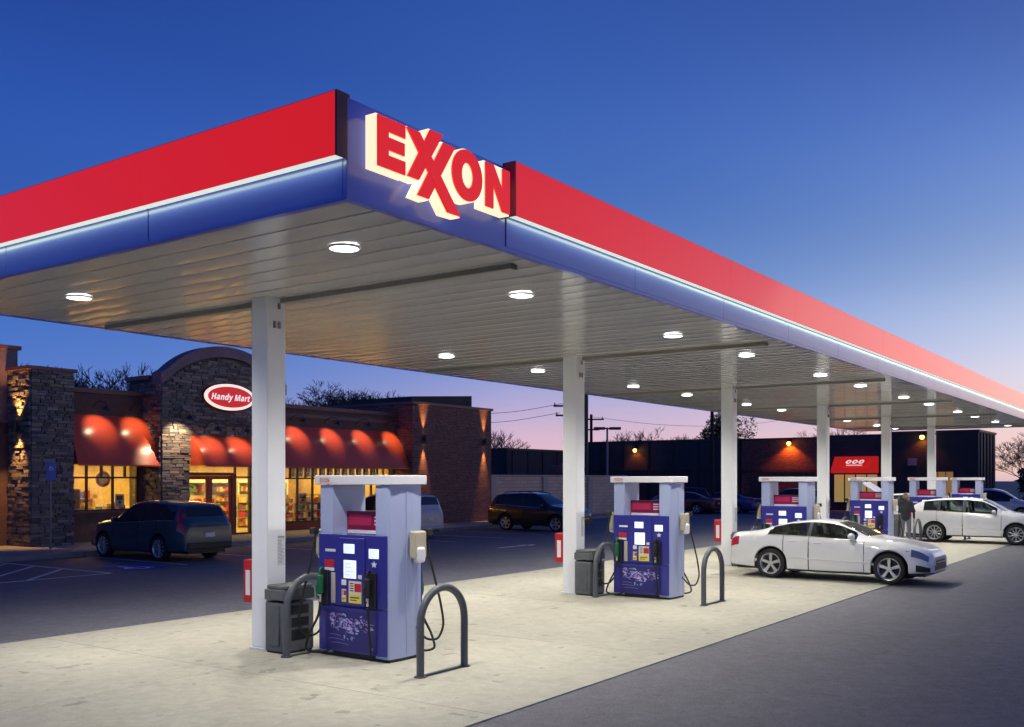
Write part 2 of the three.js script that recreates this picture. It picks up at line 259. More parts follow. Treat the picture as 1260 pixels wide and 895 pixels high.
// channel letters: red faces on a lit cream body
{
  const sgn = thing('illuminated_letters', 'red EXXON channel letters on glowing cream bodies at the canopy corner', 'sign');
  const poly = (p) => { const s = new THREE.Shape(); p.forEach(([x, y], i) => i ? s.lineTo(x, y) : s.moveTo(x, y)); s.closePath(); return s; };
  const oval = (cx, cy, rx, ry, hx, hy) => { const s = new THREE.Shape(); s.absellipse(cx, cy, rx, ry, 0, Math.PI * 2); if (hx) { const h = new THREE.Path(); h.absellipse(cx, cy, hx, hy, 0, Math.PI * 2); s.holes.push(h); } return s; };
  const y0 = 5.03, y1 = 5.47;
  const E = poly([[6.345, y0], [6.70, y0], [6.70, y0 + 0.115], [6.478, y0 + 0.115], [6.478, y0 + 0.168], [6.69, y0 + 0.168], [6.69, y0 + 0.275], [6.478, y0 + 0.275], [6.478, y0 + 0.328], [6.70, y0 + 0.328], [6.70, y1], [6.345, y1]]);
  const bs = poly([[6.725, 5.47], [6.90, 5.47], [7.50, 4.83], [7.31, 4.83]]);
  const s1 = poly([[7.055, 5.54], [7.235, 5.54], [6.89, 5.035], [6.735, 5.035]]);
  const s2 = poly([[7.245, 5.47], [7.42, 5.47], [7.035, 4.895], [6.875, 4.895]]);
  const O = oval(7.617, 5.255, 0.237, 0.245, 0.095, 0.125);
  const Nn = poly([[7.915, y0], [8.04, y0], [8.04, y0 + 0.25], [8.20, y0], [8.325, y0], [8.325, y1], [8.205, y1], [8.205, y0 + 0.215], [8.045, y1], [7.915, y1]]);
  const zp = -CV0 + 0.022, ex = (s, d, z, bev) => new THREE.ExtrudeGeometry(s, { depth: d, bevelEnabled: bev > 0, bevelSize: bev, bevelThickness: bev, bevelSegments: 1, curveSegments: 24 }).translate(0, 0, z);
  mesh('letter_face', ex(E, 0.016, zp + 0.150, 0.003), M.letterRed, sgn);
  mesh('letter_face', [ex(bs, 0.016, zp + 0.150, 0.003), ex(s1, 0.0155, zp + 0.1490, 0.003), ex(s2, 0.0150, zp + 0.1480, 0.003)], M.letterRed, sgn);
  mesh('letter_face', ex(O, 0.016, zp + 0.150, 0.003), M.letterRed, sgn);
  mesh('letter_face', ex(Nn, 0.016, zp + 0.150, 0.003), M.letterRed, sgn);
  const grow = 0.014, body = (s, d) => new THREE.ExtrudeGeometry(s, { depth: d, bevelEnabled: true, bevelSize: grow, bevelThickness: 0.002, bevelSegments: 1, curveSegments: 24 }).translate(0, 0, zp + 0.026);
  mesh('letter_body', body(poly([[6.345, y0], [6.74, y0], [6.74, y1], [6.345, y1]]), 0.120), M.letterCream, sgn);
  mesh('letter_body', [body(bs, 0.1175), body(s1, 0.1165), body(s2, 0.1155), body(poly([[6.72, y0 + 0.03], [7.42, y0 + 0.03], [7.42, y1 - 0.03], [6.72, y1 - 0.03]]), 0.1145)], M.letterCream, sgn);
  mesh('letter_body', body(oval(7.617, 5.255, 0.237, 0.245), 0.119), M.letterCream, sgn);
  mesh('letter_body', body(poly([[7.915, y0], [8.325, y0], [8.325, y1], [7.915, y1]]), 0.118), M.letterCream, sgn);
  settle(sgn);
}
// canopy downlights: two rows
{
  const proto = thing('canopy_light', '', 'light', V3(0, 0, 0), 0, 'round lights in the canopy ceiling');
  mesh('bezel', [new THREE.LatheGeometry([[0.150, -0.012], [0.164, -0.010], [0.174, 0.0], [0.174, 0.012], [0.150, 0.012], [0.150, -0.012]].map(([a, b]) => new THREE.Vector2(a, b)), 32)], M.white, proto);
  mesh('lens', new THREE.LatheGeometry([[0.0001, -0.022], [0.09, -0.020], [0.149, -0.008], [0.149, 0.006], [0.0001, 0.006]].map(([a, b]) => new THREE.Vector2(a, b)), 32), M.lens, proto);
  let first = true;
  for (const [v, row] of [[7.35, 'row above the open asphalt'], [12.25, 'row on the shop side']]) for (let k = 0; k < 12; k++) {
    const u = 7.4 + 7.75 * Math.floor(k / 2) + (k % 2) * 3.25, at = P(u, v, SOF - 0.016), label = `round white ceiling light under canopy, ${ORD[k]} from the lettered end, ${row}`;
    if (first) { proto.position.copy(at); proto.userData.label = label; first = false; } else copy(proto, label, at);
    spot(0xfff8ea, 60, P(u, v, SOF - 0.05), P(u, v, 0), 1.30, 0.7, 5);
  }
}
// columns, with a fire-extinguisher cabinet on the shop side
{
  const col = thing('canopy_column', '', 'column', V3(0, 0, 0), 0, 'square white columns carrying the canopy');
  const a = 0.16;
  mesh('shaft', bx(-a, a, 0.03, SOF - 0.002, -a, a, 0.018), M.column, col);
  mesh('base_plate', bx(-a - 0.025, a + 0.025, 0.004, 0.03, -a - 0.025, a + 0.025, 0.005), M.column, col);
  mesh('bracket', [bx(-0.06, -0.035, 4.30, 4.39, a + 0.001, a + 0.03), bx(0.02, 0.045, 4.30, 4.39, a + 0.001, a + 0.03)], M.soffitTrim, col);
  mesh('drain_clip', bx(a * 0.1, a * 0.1 + 0.035, SOF - 0.16, SOF - 0.08, a + 0.001, a + 0.02), M.soffitTrim, col);
  const paper = canvasMat(128, 320, (x, w, h) => { x.fillStyle = '#d9dbe0'; x.fillRect(0, 0, w, h); const r = rng(4); x.fillStyle = '#9c4a52'; x.fillRect(12, 10, 104, 12); x.fillStyle = '#777c88'; for (let k = 0; k < 18; k++) x.fillRect(12, 36 + k * 15, 50 + r() * 52, 5); });
  mesh('notice', printZ(a + 0.003, 0.01, 0.14, 1.12, 1.52), paper, col, true);
  const cab = thing('extinguisher_cabinet', '', 'extinguisher cabinet', V3(0, 0, 0), 0, 'red cabinets behind the columns');
  mesh('case', bx(-0.13, 0.13, 0, 0.58, -0.2, 0, 0.012), M.red, cab);
  mesh('door', bx(-0.11, 0.11, 0.03, 0.55, -0.212, -0.2, 0.004), M.red, cab);
  mesh('side_label', bx(-0.134, -0.131, 0.10, 0.44, -0.15, -0.06), M.white, cab);
  mesh('handle', bx(0.06, 0.08, 0.25, 0.33, -0.225, -0.212), M.chrome, cab);
  const seen = ['nearest the lettered corner of the canopy', 'standing by the second fuel pump', 'just behind the white sedan', 'between the third and fourth pumps', 'rising behind the fourth pump', 'at the far end behind the white crossover'];
  for (let k = 0; k < 6; k++) {
    const at = P(COLU + PITCH * k, COLV, 0.012), l = 'square white canopy column ' + seen[k], l2 = 'red extinguisher cabinet on the column ' + seen[k], at2 = P(COLU + PITCH * k, COLV + a + 0.001, 0.62);
    if (!k) { col.position.copy(at); col.userData.label = l; cab.position.copy(at2); cab.userData.label = l2; } else { copy(col, l, at); if (k < 3) copy(cab, l2, at2); }
  }
}
// ---------- fuel dispensers, bins, hoop guards ----------
{
  const p = thing('fuel_pump', '', 'fuel pump', V3(0, 0, 0), 0, 'fuel pumps under the canopy');
  mesh('plinth', bx(-0.29, 0.29, 0, 0.06, -0.60, 0.60), M.black, p);
  for (const s of [-1, 1]) {   // end pylons with a creased outer skin
    const sh = new THREE.Shape(); const q = [[-0.30, 0.375], [-0.31, 0.39], [-0.31, 0.585], [-0.295, 0.605], [-0.10, 0.625], [0.10, 0.625], [0.295, 0.605], [0.31, 0.585], [0.31, 0.39], [0.30, 0.375]];
    q.forEach(([x, z], i) => i ? sh.lineTo(x, z) : sh.moveTo(x, z));
    const g = new THREE.ExtrudeGeometry(sh, { depth: 2.16, bevelEnabled: false }); g.rotateX(Math.PI / 2); g.translate(0, 2.20, 0); if (s < 0) g.rotateY(Math.PI);
    mesh('pylon', g, M.lavender, p);
    mesh('pylon_trim', bx(-0.012, 0.012, 0.08, 2.15, s > 0 ? 0.6255 : -0.6335, s > 0 ? 0.6335 : -0.6255), M.lavender, p);
  }
  mesh('cabinet', bx(-0.27, 0.27, 0.06, 1.55, -0.374, 0.374), M.lavender, p);
  const val = mesh('valance', bx(-0.345, 0.345, 2.205, 2.325, -0.665, 0.665, 0.012), M.pumpWhite, p);
  const word = canvasMat(256, 64, (x, w, h) => { x.fillStyle = '#dcdcde'; x.fillRect(0, 0, w, h); x.fillStyle = '#c01822'; x.font = 'bold 56px sans-serif'; x.textAlign = 'center'; x.textBaseline = 'middle'; x.fillText('EXXON', w / 2, h / 2 + 3); });
  const art = canvasMat(512, 340, (x, w, h) => {
    x.fillStyle = '#25226e'; x.fillRect(0, 0, w, h); const r = rng(12); x.lineCap = 'round';
    for (let k = 0; k < 130; k++) { const cx = 40 + 400 * r(), cy = 30 + r() * 130 + 90 * (cx > 180 && cx < 330 ? r() : 0); x.strokeStyle = `rgba(${165 + 60 * r() | 0},${160 + 60 * r() | 0},${215 + 30 * r() | 0},${0.4 + 0.6 * r()})`; x.lineWidth = 4 + 10 * r(); x.beginPath(); x.moveTo(cx, cy); x.quadraticCurveTo(cx + 30 * r(), cy + 26 * (r() - 0.5), cx + 46 * r() - 8, cy + 30 * (r() - 0.2)); x.stroke(); }
    x.strokeStyle = '#8d8ad0'; x.lineWidth = 4; for (const [a, b, c] of [[40, 215, 150], [30, 250, 190], [60, 285, 230]]) { x.beginPath(); x.moveTo(a, b); x.quadraticCurveTo((a + c) / 2, b - 8, c, b + 6); x.stroke(); }
    x.fillStyle = '#c9c8ee'; x.fillRect(452, 296, 14, 16);
  });
  const star = canvasMat(64, 64, (x) => { x.fillStyle = '#2a2a7a'; x.fillRect(0, 0, 64, 64); x.fillStyle = '#d8dcf2'; x.beginPath(); for (let k = 0; k < 10; k++) { const a = k * Math.PI / 5 - Math.PI / 2, q = k % 2 ? 14 : 30; x.lineTo(32 + q * Math.cos(a), 32 + q * Math.sin(a)); } x.fill(); });
  const ad = canvasMat(256, 96, (x, w, h) => { x.fillStyle = '#8a1540'; x.fillRect(0, 0, w, h); x.fillStyle = '#c02a58'; x.fillRect(10, 12, 140, 46); x.fillStyle = '#d8cfe0'; for (let k = 0; k < 3; k++) x.fillRect(170, 18 + k * 16, 66, 8); x.fillStyle = '#e6e6ee'; x.fillRect(0, 80, w, 16); });
  const sale = canvasMat(96, 128, (x, w, h) => { x.fillStyle = '#d8d3c0'; x.fillRect(0, 0, w, h); x.fillStyle = '#c22330'; x.fillRect(44, 14, 50, 48); x.fillStyle = '#e6d44a'; x.fillRect(0, 78, w, 50); x.fillStyle = '#3a3a52'; for (let k = 0; k < 4; k++) x.fillRect(8, 12 + k * 14, 28, 6); x.fillRect(10, 92, 70, 8); x.fillRect(10, 108, 50, 6); });
  const top = mesh('topper_sign', bx(-0.05, 0.05, 1.56, 1.86, -0.37, 0.37, 0.008), M.maroon, p);
  const lcd = canvasMat(96, 64, (x, w, h) => { x.fillStyle = '#dfe8fb'; x.fillRect(0, 0, w, h); x.fillStyle = '#b9c6e4'; for (let k = 0; k < 4; k++) x.fillRect(8, 10 + k * 13, 50 + 8 * (k % 3), 6); }, { lit: 0.75 });
  for (const s of [-1, 1]) {
    const side = s < 0 ? 0 : Math.PI, R = (g) => g.rotateY(side), B = (x0, x1, y0, y1, z0, z1, r) => R(bx(x0, x1, y0, y1, z0, z1, r));
    // everything is laid out for the face towards -x; the other face is the same, turned round
    const up = mesh('fascia_panel', B(-0.345, -0.312, 0.665, 1.575, -0.59, 0.59, 0.012), M.pumpBlue, p);
    mesh('keypad_frame', B(-0.362, -0.346, 0.68, 1.53, -0.19, 0.24, 0.008), M.pumpBlue, up);
    mesh('screen', R(printX(-0.3635, 1.335, 1.455, -0.12, 0.07, -1)), lcd, up, true);
    mesh('screen', R(printX(-0.3635, 1.02, 1.25, -0.12, 0.10, -1)), lcd, up, true);
    mesh('screen', R(printX(-0.3475, 1.285, 1.405, 0.30, 0.47, -1)), lcd, up, true);
    mesh('badge', R(printX(-0.3475, 1.16, 1.265, 0.33, 0.45, -1)), star, up, true);
    mesh('price_plate', B(-0.352, -0.346, 1.345, 1.38, -0.46, -0.28), M.pumpWhite, up);
    mesh('grade_button', B(-0.356, -0.346, 1.15, 1.24, -0.47, -0.30, 0.004), M.red, up);
    mesh('grade_button', B(-0.356, -0.346, 1.10, 1.14, -0.47, -0.30, 0.004), M.pumpWhite, up);
    mesh('grade_column', B(-0.358, -0.346, 0.69, 1.08, -0.35, -0.28, 0.004), M.beige, up);
    mesh('sticker', R(printX(-0.3635, 0.71, 0.99, -0.03, 0.19, -1)), sale, up, true);
    mesh('sticker', R(printX(-0.3636, 0.72, 0.88, -0.155, -0.075, -1)), sale, up, true);
    mesh('card_reader', B(-0.375, -0.363, 0.93, 1.0, -0.15, -0.07, 0.005), M.pumpWhite, up);
    mesh('card_reader', B(-0.375, -0.363, 1.02, 1.07, 0.14, 0.2, 0.005), M.pumpWhite, up);
    const low = mesh('lower_door', B(-0.340, -0.312, 0.075, 0.650, -0.59, 0.59, 0.01), M.pumpBlue, p);
    mesh('door_print', R(printX(-0.3425, 0.10, 0.60, -0.46, 0.44, -1)), art, low, true);
    // two nozzles in their boots
    for (const [zc, mat, lean] of [[-0.47, M.green, -0.02], [0.36, M.black, 0]]) {
      mesh('nozzle_boot', B(-0.385, -0.346, 0.66, 1.11, zc - 0.085, zc + 0.085, 0.012), M.black, p);
      const nz = mesh('nozzle', [B(-0.47, -0.39, 0.80, 1.05, zc - 0.04, zc + 0.04, 0.03), R(tube([V3(-0.43, 1.03, zc), V3(-0.44, 1.09, zc), V3(-0.42, 1.13, zc), V3(-0.39, 1.12, zc)], 0.018, 10, 8)), R(tube([V3(-0.46, 0.98, zc), V3(-0.50, 0.90, zc), V3(-0.49, 0.78, zc), V3(-0.44, 0.74, zc)], 0.009, 12, 6))], mat, p);
      mesh('hose_collar', R(cyl(0.022, 0.026, 0.1, -0.43, 0.70, zc, 12)), M.chrome, nz);
    }
    mesh('hose', R(tube([V3(-0.43, 0.70, -0.47), V3(-0.45, 0.52, -0.49), V3(-0.50, 0.28, -0.60), V3(-0.50, 0.10, -0.66), V3(-0.46, 0.05, -0.56), V3(-0.40, 0.06, -0.42), V3(-0.36, 0.10, -0.36)], 0.016, 40, 8)), M.rubber, p);
    mesh('hose', R(tube([V3(-0.43, 0.70, 0.36), V3(-0.42, 0.45, 0.37), V3(-0.40, 0.2, 0.38), V3(-0.37, 0.08, 0.36)], 0.016, 24, 8)), M.rubber, p);
    mesh('valance_lettering', R(printX(-0.3465, 2.222, 2.308, -0.60, -0.36, -1)), word, val, true);
    mesh('topper_print', R(printX(-0.0515, 1.57, 1.85, -0.36, 0.36, -1)), ad, top, true);
    // towel dispenser and hose loop on each end
    const q = mesh('towel_dispenser', [bx(0.02, 0.26, 1.27, 1.62, 0.64, 0.74, 0.03)].map((g) => s < 0 ? g : g.rotateY(Math.PI)), M.beige, p);
    mesh('towel_roll', [bx(0.06, 0.20, 1.22, 1.42, 0.66, 0.78, 0.04)].map((g) => s < 0 ? g : g.rotateY(Math.PI)), M.white, q);
    mesh('squeegee', [bar(V3(0.28, 1.62, 0.70), V3(0.33, 1.30, 0.72), 0.014), bx(0.26, 0.35, 1.56, 1.64, 0.67, 0.76, 0.01)].map((g) => s < 0 ? g : g.rotateY(Math.PI)), M.black, q);
    mesh('hose', [tube([V3(0.30, 1.55, 0.69), V3(0.34, 1.20, 0.74), V3(0.42, 0.72, 0.82), V3(0.46, 0.42, 0.84), V3(0.40, 0.24, 0.80), V3(0.28, 0.24, 0.72), V3(0.2, 0.34, 0.66), V3(0.2, 0.40, 0.60)], 0.015, 48, 8)].map((g) => s < 0 ? g : g.rotateY(Math.PI)), M.rubber, p);
  }
  const bin = thing('waste_bin', '', 'waste bin', V3(0, 0, 0), 0, 'grey waste bins beside the columns');
  {
    const sh = (k) => [[-0.27, -0.17], [-0.24, -0.2], [0.24, -0.2], [0.27, -0.17], [0.27, 0.17], [0.24, 0.2], [-0.24, 0.2], [-0.27, 0.17]].map(([a, b]) => [a * k, b * k]);
    const ext = (k, h, y) => { const s = new THREE.Shape(); sh(k).forEach(([a, b], i) => i ? s.lineTo(a, b) : s.moveTo(a, b)); return new THREE.ExtrudeGeometry(s, { depth: h, bevelEnabled: true, bevelSize: 0.008, bevelThickness: 0.008, bevelSegments: 1 }).rotateX(-Math.PI / 2).translate(0, y, 0); };
    const b = mesh('body', ext(0.96, 0.62, 0.03), M.bin, bin);
    mesh('lid', [ext(1.0, 0.12, 0.70), ext(0.9, 0.03, 0.84)], M.bin, bin);
    mesh('foot', ext(0.9, 0.02, 0.004), M.black, bin);
    for (const [a, c] of [[0.16, 0.30], [0.34, 0.46], [0.50, 0.62]]) mesh('slot', bx(-0.15, 0.15, a, c, 0.196, 0.206, 0.004), M.black, b);
    mesh('slot', bx(-0.28, -0.262, 0.10, 0.62, -0.1, 0.1, 0.004), M.grey, b);
  }
  const guard = thing('hoop_guard', '', 'bollard', V3(0, 0, 0), 0, 'grey hoop guards at the pump ends');
  { const pts = []; const w = 0.41, r = 0.40, h = 1.0; pts.push(V3(-w, 0, 0), V3(-w, 0.3, 0), V3(-w, h - r - 0.05, 0)); for (let k = 0; k <= 10; k++) { const a = Math.PI - k * Math.PI / 10; pts.push(V3(w * Math.cos(a), h - r + r * Math.sin(a), 0)); } pts.push(V3(w, h - r - 0.05, 0), V3(w, 0.3, 0), V3(w, 0, 0)); mesh('hoop', tube(pts, 0.046, 60, 14), M.grey, guard); mesh('foot_bar', bx(-0.36, 0.36, 0.003, 0.02, -0.03, 0.03, 0.004), M.grey, guard); for (const s of [-1, 1]) mesh('foot_plate', cyl(0.075, 0.07, 0.015, s * w, 0.001, 0, 16), M.grey, guard); }
  for (let k = 0; k < 6; k++) {
    const o = `${ORD[k]} from the lettered end of the canopy`, u = PUMPU + PUMPP * k, y = 0.0155;
    const L = (o_, l, at) => { if (!k) { o_.position.copy(at); o_.userData.label = l; } else copy(o_, l, at); };
    L(p, `white and blue fuel pump with lit screens, ${o}`, P(u, PUMPV, y));
    L(bin, `grey waste bin between pump and column, ${o}`, P(u - 0.36, 9.97, y));
    const gl = [`dark grey hoop guard at the open asphalt end of the ${ORD[k]} fuel pump`, `dark grey hoop guard beside the waste bin of the ${ORD[k]} fuel pump`];
    if (!k) { guard.position.copy(P(u - 0.32, 7.38, y)); guard.userData.label = gl[0]; } else copy(guard, gl[0], P(u - 0.32, 7.38, y));
    copy(guard, gl[1], P(u - 0.32, 9.62, y));
  }
}
// ---------- shop ----------
// ledge stone laid on a face: origin o, along unit vector e, outward normal n; keep(s, y) says where stone goes
function ledgeStone(o, e, n, len, y0, y1, seed, keep = () => true) {
  const r = rng(seed), pos = [], nor = [], col = [];
  const quad = (a, b, c, d, nn, k) => { for (const p of [a, b, c, a, c, d]) { pos.push(p.x, p.y, p.z); nor.push(nn.x, nn.y, nn.z); col.push(k[0], k[1], k[2]); } };
  for (let y = y0; y < y1 - 0.03;) {
    const h = Math.min(0.05 + 0.075 * r(), y1 - y);
    for (let s = 0; s < len - 0.02;) {
      const w = Math.min(0.14 + 0.34 * r(), len - s), d = 0.025 + 0.055 * r();
      if (keep(s + w / 2, y + h / 2) && keep(s + 0.02, y + h / 2) && keep(s + w - 0.02, y + h / 2)) {
        const g = 0.012, A = (ss, yy, dd) => o.clone().addScaledVector(e, ss).addScaledVector(n, dd).setY(yy), t = 0.10 + 0.17 * r(), hue = r(), k = hue < 0.4 ? [t * 1.25, t * 0.98, t * 0.76] : hue < 0.75 ? [t * 1.05, t * 0.93, t * 0.86] : [t * 0.85, t * 0.72, t * 0.70];
        const a = A(s + g, y + g * 0.6, d), b = A(s + w - g, y + g * 0.6, d + 0.02 * (r() - 0.5)), c = A(s + w - g, y + h - g * 0.6, d + 0.02 * (r() - 0.5)), q = A(s + g, y + h - g * 0.6, d);
        const a0 = A(s + 0.004, y + 0.003, 0), b0 = A(s + w - 0.004, y + 0.003, 0), c0 = A(s + w - 0.004, y + h - 0.003, 0), q0 = A(s + 0.004, y + h - 0.003, 0), up = V3(0, 1, 0), dn = V3(0, -1, 0), l = e.clone().negate();
        const fn = b.clone().sub(a).cross(q.clone().sub(a)).normalize(), flip = fn.dot(n) < 0;
        const Q = flip ? (p1, p2, p3, p4, nn) => quad(p1, p4, p3, p2, nn, k) : (p1, p2, p3, p4, nn) => quad(p1, p2, p3, p4, nn, k);
        Q(a, b, c, q, flip ? fn.negate() : fn); Q(q, c, c0, q0, up); Q(a0, b0, b, a, dn); Q(b, b0, c0, c, e); Q(a0, a, q, q0, l);
      }
      s += w;
    }
    y += h;
  }
  const g = new THREE.BufferGeometry(); g.setAttribute('position', new THREE.Float32BufferAttribute(pos, 3)); g.setAttribute('normal', new THREE.Float32BufferAttribute(nor, 3)); g.setAttribute('color', new THREE.Float32BufferAttribute(col, 3)); return g;
}
const stuff = (m) => { m.userData.kind = 'stuff'; return m; };
const NV = V3(0, 0, 1), NU = V3(-1, 0, 0), EU = V3(1, 0, 0), EV = V3(0, 0, -1);
const arcY = (u) => { const c = 23.985, h = 2.78, top = 7.16, side = 5.95, R = ((top - side) ** 2 + h * h) / (2 * (top - side)), d = u - c; return top - R + Math.sqrt(Math.max(0, R * R - d * d)); };
const awningV = (y) => 31.0 - 0.95 * (4.46 - y) / 1.69;
{
  const s = thing('convenience_store', 'stone and brick convenience shop with glowing windows and red awnings', 'shop');
  const B = (name, m, ...b) => mesh(name, bw(...b), m, s);
  // far-left taller wall
  B('corner_wall', M.purple, 6, 16.9, 31.5, 33, 4.1, 6.45); B('corner_wall', M.brownWall, 6, 16.88, 31.52, 33, 0.1, 4.098); B('corner_coping', M.coping, 5.9, 16.98, 31.4, 33.05, 6.452, 6.58);
  // stone pier at the end of the left wing
  B('pier_core', M.mortar, 16.62, 18.05, 30.2, 31.9, 0.148, 5.74);
  stuff(mesh('ledge_stone', [ledgeStone(P(16.62, 30.2), EU, NV, 1.43, 0.15, 5.74, 21), ledgeStone(P(16.62, 30.2), EV, NU, 1.3, 0.15, 5.74, 22)], M.stone, s));
  B('pier_cap', M.coping, 16.5, 18.14, 30.1, 31.9, 5.742, 5.85);
  // left wing
  B('knee_wall', M.brownWall, 18.052, 21.3, 31.0, 31.2, 0.148, 1.12); B('window_sill', M.coping, 18.06, 21.25, 30.94, 31.2, 1.122, 1.18);
  B('wing_header', M.brownWall, 18.052, 21.3, 31.0, 31.2, 2.84, 5.2); B('wing_jamb', M.brownWall, 21.0, 21.3, 31.0, 31.2, 1.182, 2.838); B('wing_coping', M.coping, 18.056, 21.2, 30.9, 31.3, 5.202, 5.36);
  // entry block with an arched top
  const arch = (d0, d1, off, oy) => { const sh = new THREE.Shape(); sh.moveTo(21.21 - off, 0.148); return sh; };
  {
    const sh = new THREE.Shape(); sh.moveTo(21.22, 0.148); sh.lineTo(22.4, 0.148); sh.lineTo(22.4, 2.95); sh.lineTo(26.3, 2.95); sh.lineTo(26.3, 0.148); sh.lineTo(26.75, 0.148); sh.lineTo(26.75, arcY(26.75)); for (let k = 1; k <= 24; k++) { const u = 26.75 - k * 5.53 / 24; sh.lineTo(u, arcY(u)); } sh.closePath();
    mesh('entry_wall', new THREE.ExtrudeGeometry(sh, { depth: 0.35, bevelEnabled: false, curveSegments: 24 }).translate(0, 0, -30.37), M.mortar, s);
    B('entry_side', M.mortar, 21.22, 21.5, 30.375, 31.9, 0.148, 5.8); B('entry_side', M.mortar, 26.6, 26.75, 30.375, 31.9, 0.148, 5.8);
    B('entry_roof', M.roofing, 21.5, 26.6, 30.38, 32.5, 5.6, 5.79);
    stuff(mesh('ledge_stone', [ledgeStone(P(21.22, 30.02), EU, NV, 5.53, 0.15, 7.0, 31, (t, y) => { const u = 21.22 + t; return y < arcY(u) - 0.42 && !(u > 22.42 && u < 26.28 && y < 2.95); }), ledgeStone(P(21.22, 30.02), EV, NU, 1.6, 0.15, 5.7, 32)], M.stone, s));
    const band = new THREE.Shape(); for (let k = 0; k <= 24; k++) { const u = 21.12 + k * 5.73 / 24, y = arcY(Math.min(26.75, Math.max(21.22, u))) + 0.04; k ? band.lineTo(u, y) : band.moveTo(u, y); } for (let k = 24; k >= 0; k--) { const u = 21.12 + k * 5.73 / 24; band.lineTo(u, arcY(Math.min(26.75, Math.max(21.22, u))) - 0.34); } band.closePath();
    mesh('arch_cornice', new THREE.ExtrudeGeometry(band, { depth: 0.55, bevelEnabled: true, bevelSize: 0.01, bevelThickness: 0.01, bevelSegments: 1 }).translate(0, 0, -30.42), M.purple, s);
    B('side_coping', M.coping, 21.08, 21.3, 30.55, 31.95, 5.802, 5.95);
  }
  // right wing
  B('bulkhead', M.doorRed, 26.76, 34.5, 31.0, 31.2, 0.148, 0.46); B('wing_header', M.brownWall, 26.76, 34.49, 31.0, 31.2, 2.84, 5.2); B('wing_coping', M.coping, 26.76, 34.48, 30.9, 31.3, 5.202, 5.36); B('wing_band', M.coping, 26.76, 34.48, 30.96, 30.998, 4.85, 5.0);
  B('roof_slab', M.roofing, 18.06, 34.48, 31.32, 41, 4.9, 5.1);
  // brick block at the right end
  B('brick_block', M.brick, 34.5, 40.6, 29.9, 41, 0.0, 5.74); B('block_coping', M.coping, 34.42, 40.68, 29.82, 41, 5.742, 5.86);
  { const sh = new THREE.Shape(); sh.moveTo(35.7, 5.862); sh.lineTo(40.4, 5.862); sh.lineTo(40.4, 6.55); sh.lineTo(35.7, 6.22); sh.closePath(); mesh('roof_screen', new THREE.ExtrudeGeometry(sh, { depth: 4, bevelEnabled: false }).translate(0, 0, -35), M.darkWall, s); }
  // interior shell
  B('floor', M.tileFloor, 18.06, 34.48, 31.21, 37.4, 0.10, 0.15); B('back_wall', M.cream, 18.06, 34.48, 37.4, 37.6, 0.15, 3.3); B('side_wall', M.cream, 17.9, 18.055, 31.21, 37.6, 0.15, 3.3); B('side_wall', M.cream, 34.3, 34.49, 31.21, 37.6, 0.15, 3.3); B('ceiling', M.ceil, 18.06, 34.3, 31.21, 37.4, 3.2, 3.3);
  B('floor', M.tileFloor, 21.5, 26.6, 30.38, 31.2, 0.149, 0.155); B('ceiling', M.ceil, 21.5, 26.6, 30.38, 31.205, 3.0, 3.1);
  // glazing: [u0, u1, v, y0, y1, uprights, transom height]
  const glaze = (u0, u1, v, y0, y1, ups, tr, topUps) => {
    const w = mesh('window', [bw(u0, u1, v - 0.05, v + 0.05, y0, y0 + 0.06), bw(u0, u1, v - 0.05, v + 0.05, y1 - 0.06, y1), bw(u0, u1, v - 0.045, v + 0.045, tr - 0.03, tr + 0.03), ...[u0 + 0.03, ...ups, u1 - 0.03].map((u) => bw(u - 0.03, u + 0.03, v - 0.048, v + 0.048, y0 + 0.061, y1 - 0.061)), ...topUps.map((u) => bw(u - 0.03, u + 0.03, v - 0.047, v + 0.047, tr + 0.031, y1 - 0.061))], M.frame, s);
    const e = [u0 + 0.06, ...ups, u1 - 0.06]; for (let k = 0; k < e.length - 1; k++) mesh('pane', bw(e[k] + 0.03, e[k + 1] - 0.03, v, v + 0.008, y0 + 0.06, tr - 0.03), M.glass, w);
    const f = [u0 + 0.06, ...[...ups, ...topUps].sort((a, b) => a - b), u1 - 0.06]; for (let k = 0; k < f.length - 1; k++) mesh('pane', bw(f[k] + 0.03, f[k + 1] - 0.03, v, v + 0.008, tr + 0.03, y1 - 0.06), M.glass, w);
  };
  glaze(18.06, 21.0, 31.1, 1.182, 2.838, [19.05, 20.03], 2.33, [19.6, 20.5]);
  const ru = [27.75, 28.55, 29.4, 30.3, 31.2, 32.1, 33.0, 33.8]; glaze(26.78, 34.46, 31.1, 0.462, 2.838, ru, 2.30, [28.15, 29.0, 29.85, 30.75, 31.65, 32.55, 33.4]);
  glaze(24.75, 26.28, 30.45, 0.156, 2.94, [25.5], 2.35, []);
  // red-framed double door
  { const d = mesh('door_frame', [bw(22.42, 22.54, 30.40, 30.52, 0.156, 2.40), bw(24.62, 24.74, 30.40, 30.52, 0.156, 2.40), bw(22.42, 24.74, 30.395, 30.525, 2.402, 2.52)], M.doorRed, s);
    mesh('pane', bw(22.45, 24.7, 30.455, 30.463, 2.53, 2.93), M.glass, d);
    for (const [a, b, h] of [[22.55, 23.57, 23.46], [23.59, 24.61, 23.70]]) { const l = mesh('door', [bw(a, a + 0.12, 30.43, 30.49, 0.17, 2.395), bw(b - 0.12, b, 30.43, 30.49, 0.17, 2.395), bw(a + 0.121, b - 0.121, 30.432, 30.488, 2.27, 2.395), bw(a + 0.121, b - 0.121, 30.432, 30.488, 0.17, 0.40)], M.doorRed, s); mesh('pane', bw(a + 0.12, b - 0.12, 30.456, 30.464, 0.40, 2.27), M.glass, l); mesh('handle', bar(P(h, 30.38, 0.95), P(h, 30.38, 1.35), 0.015), M.chrome, l); } }
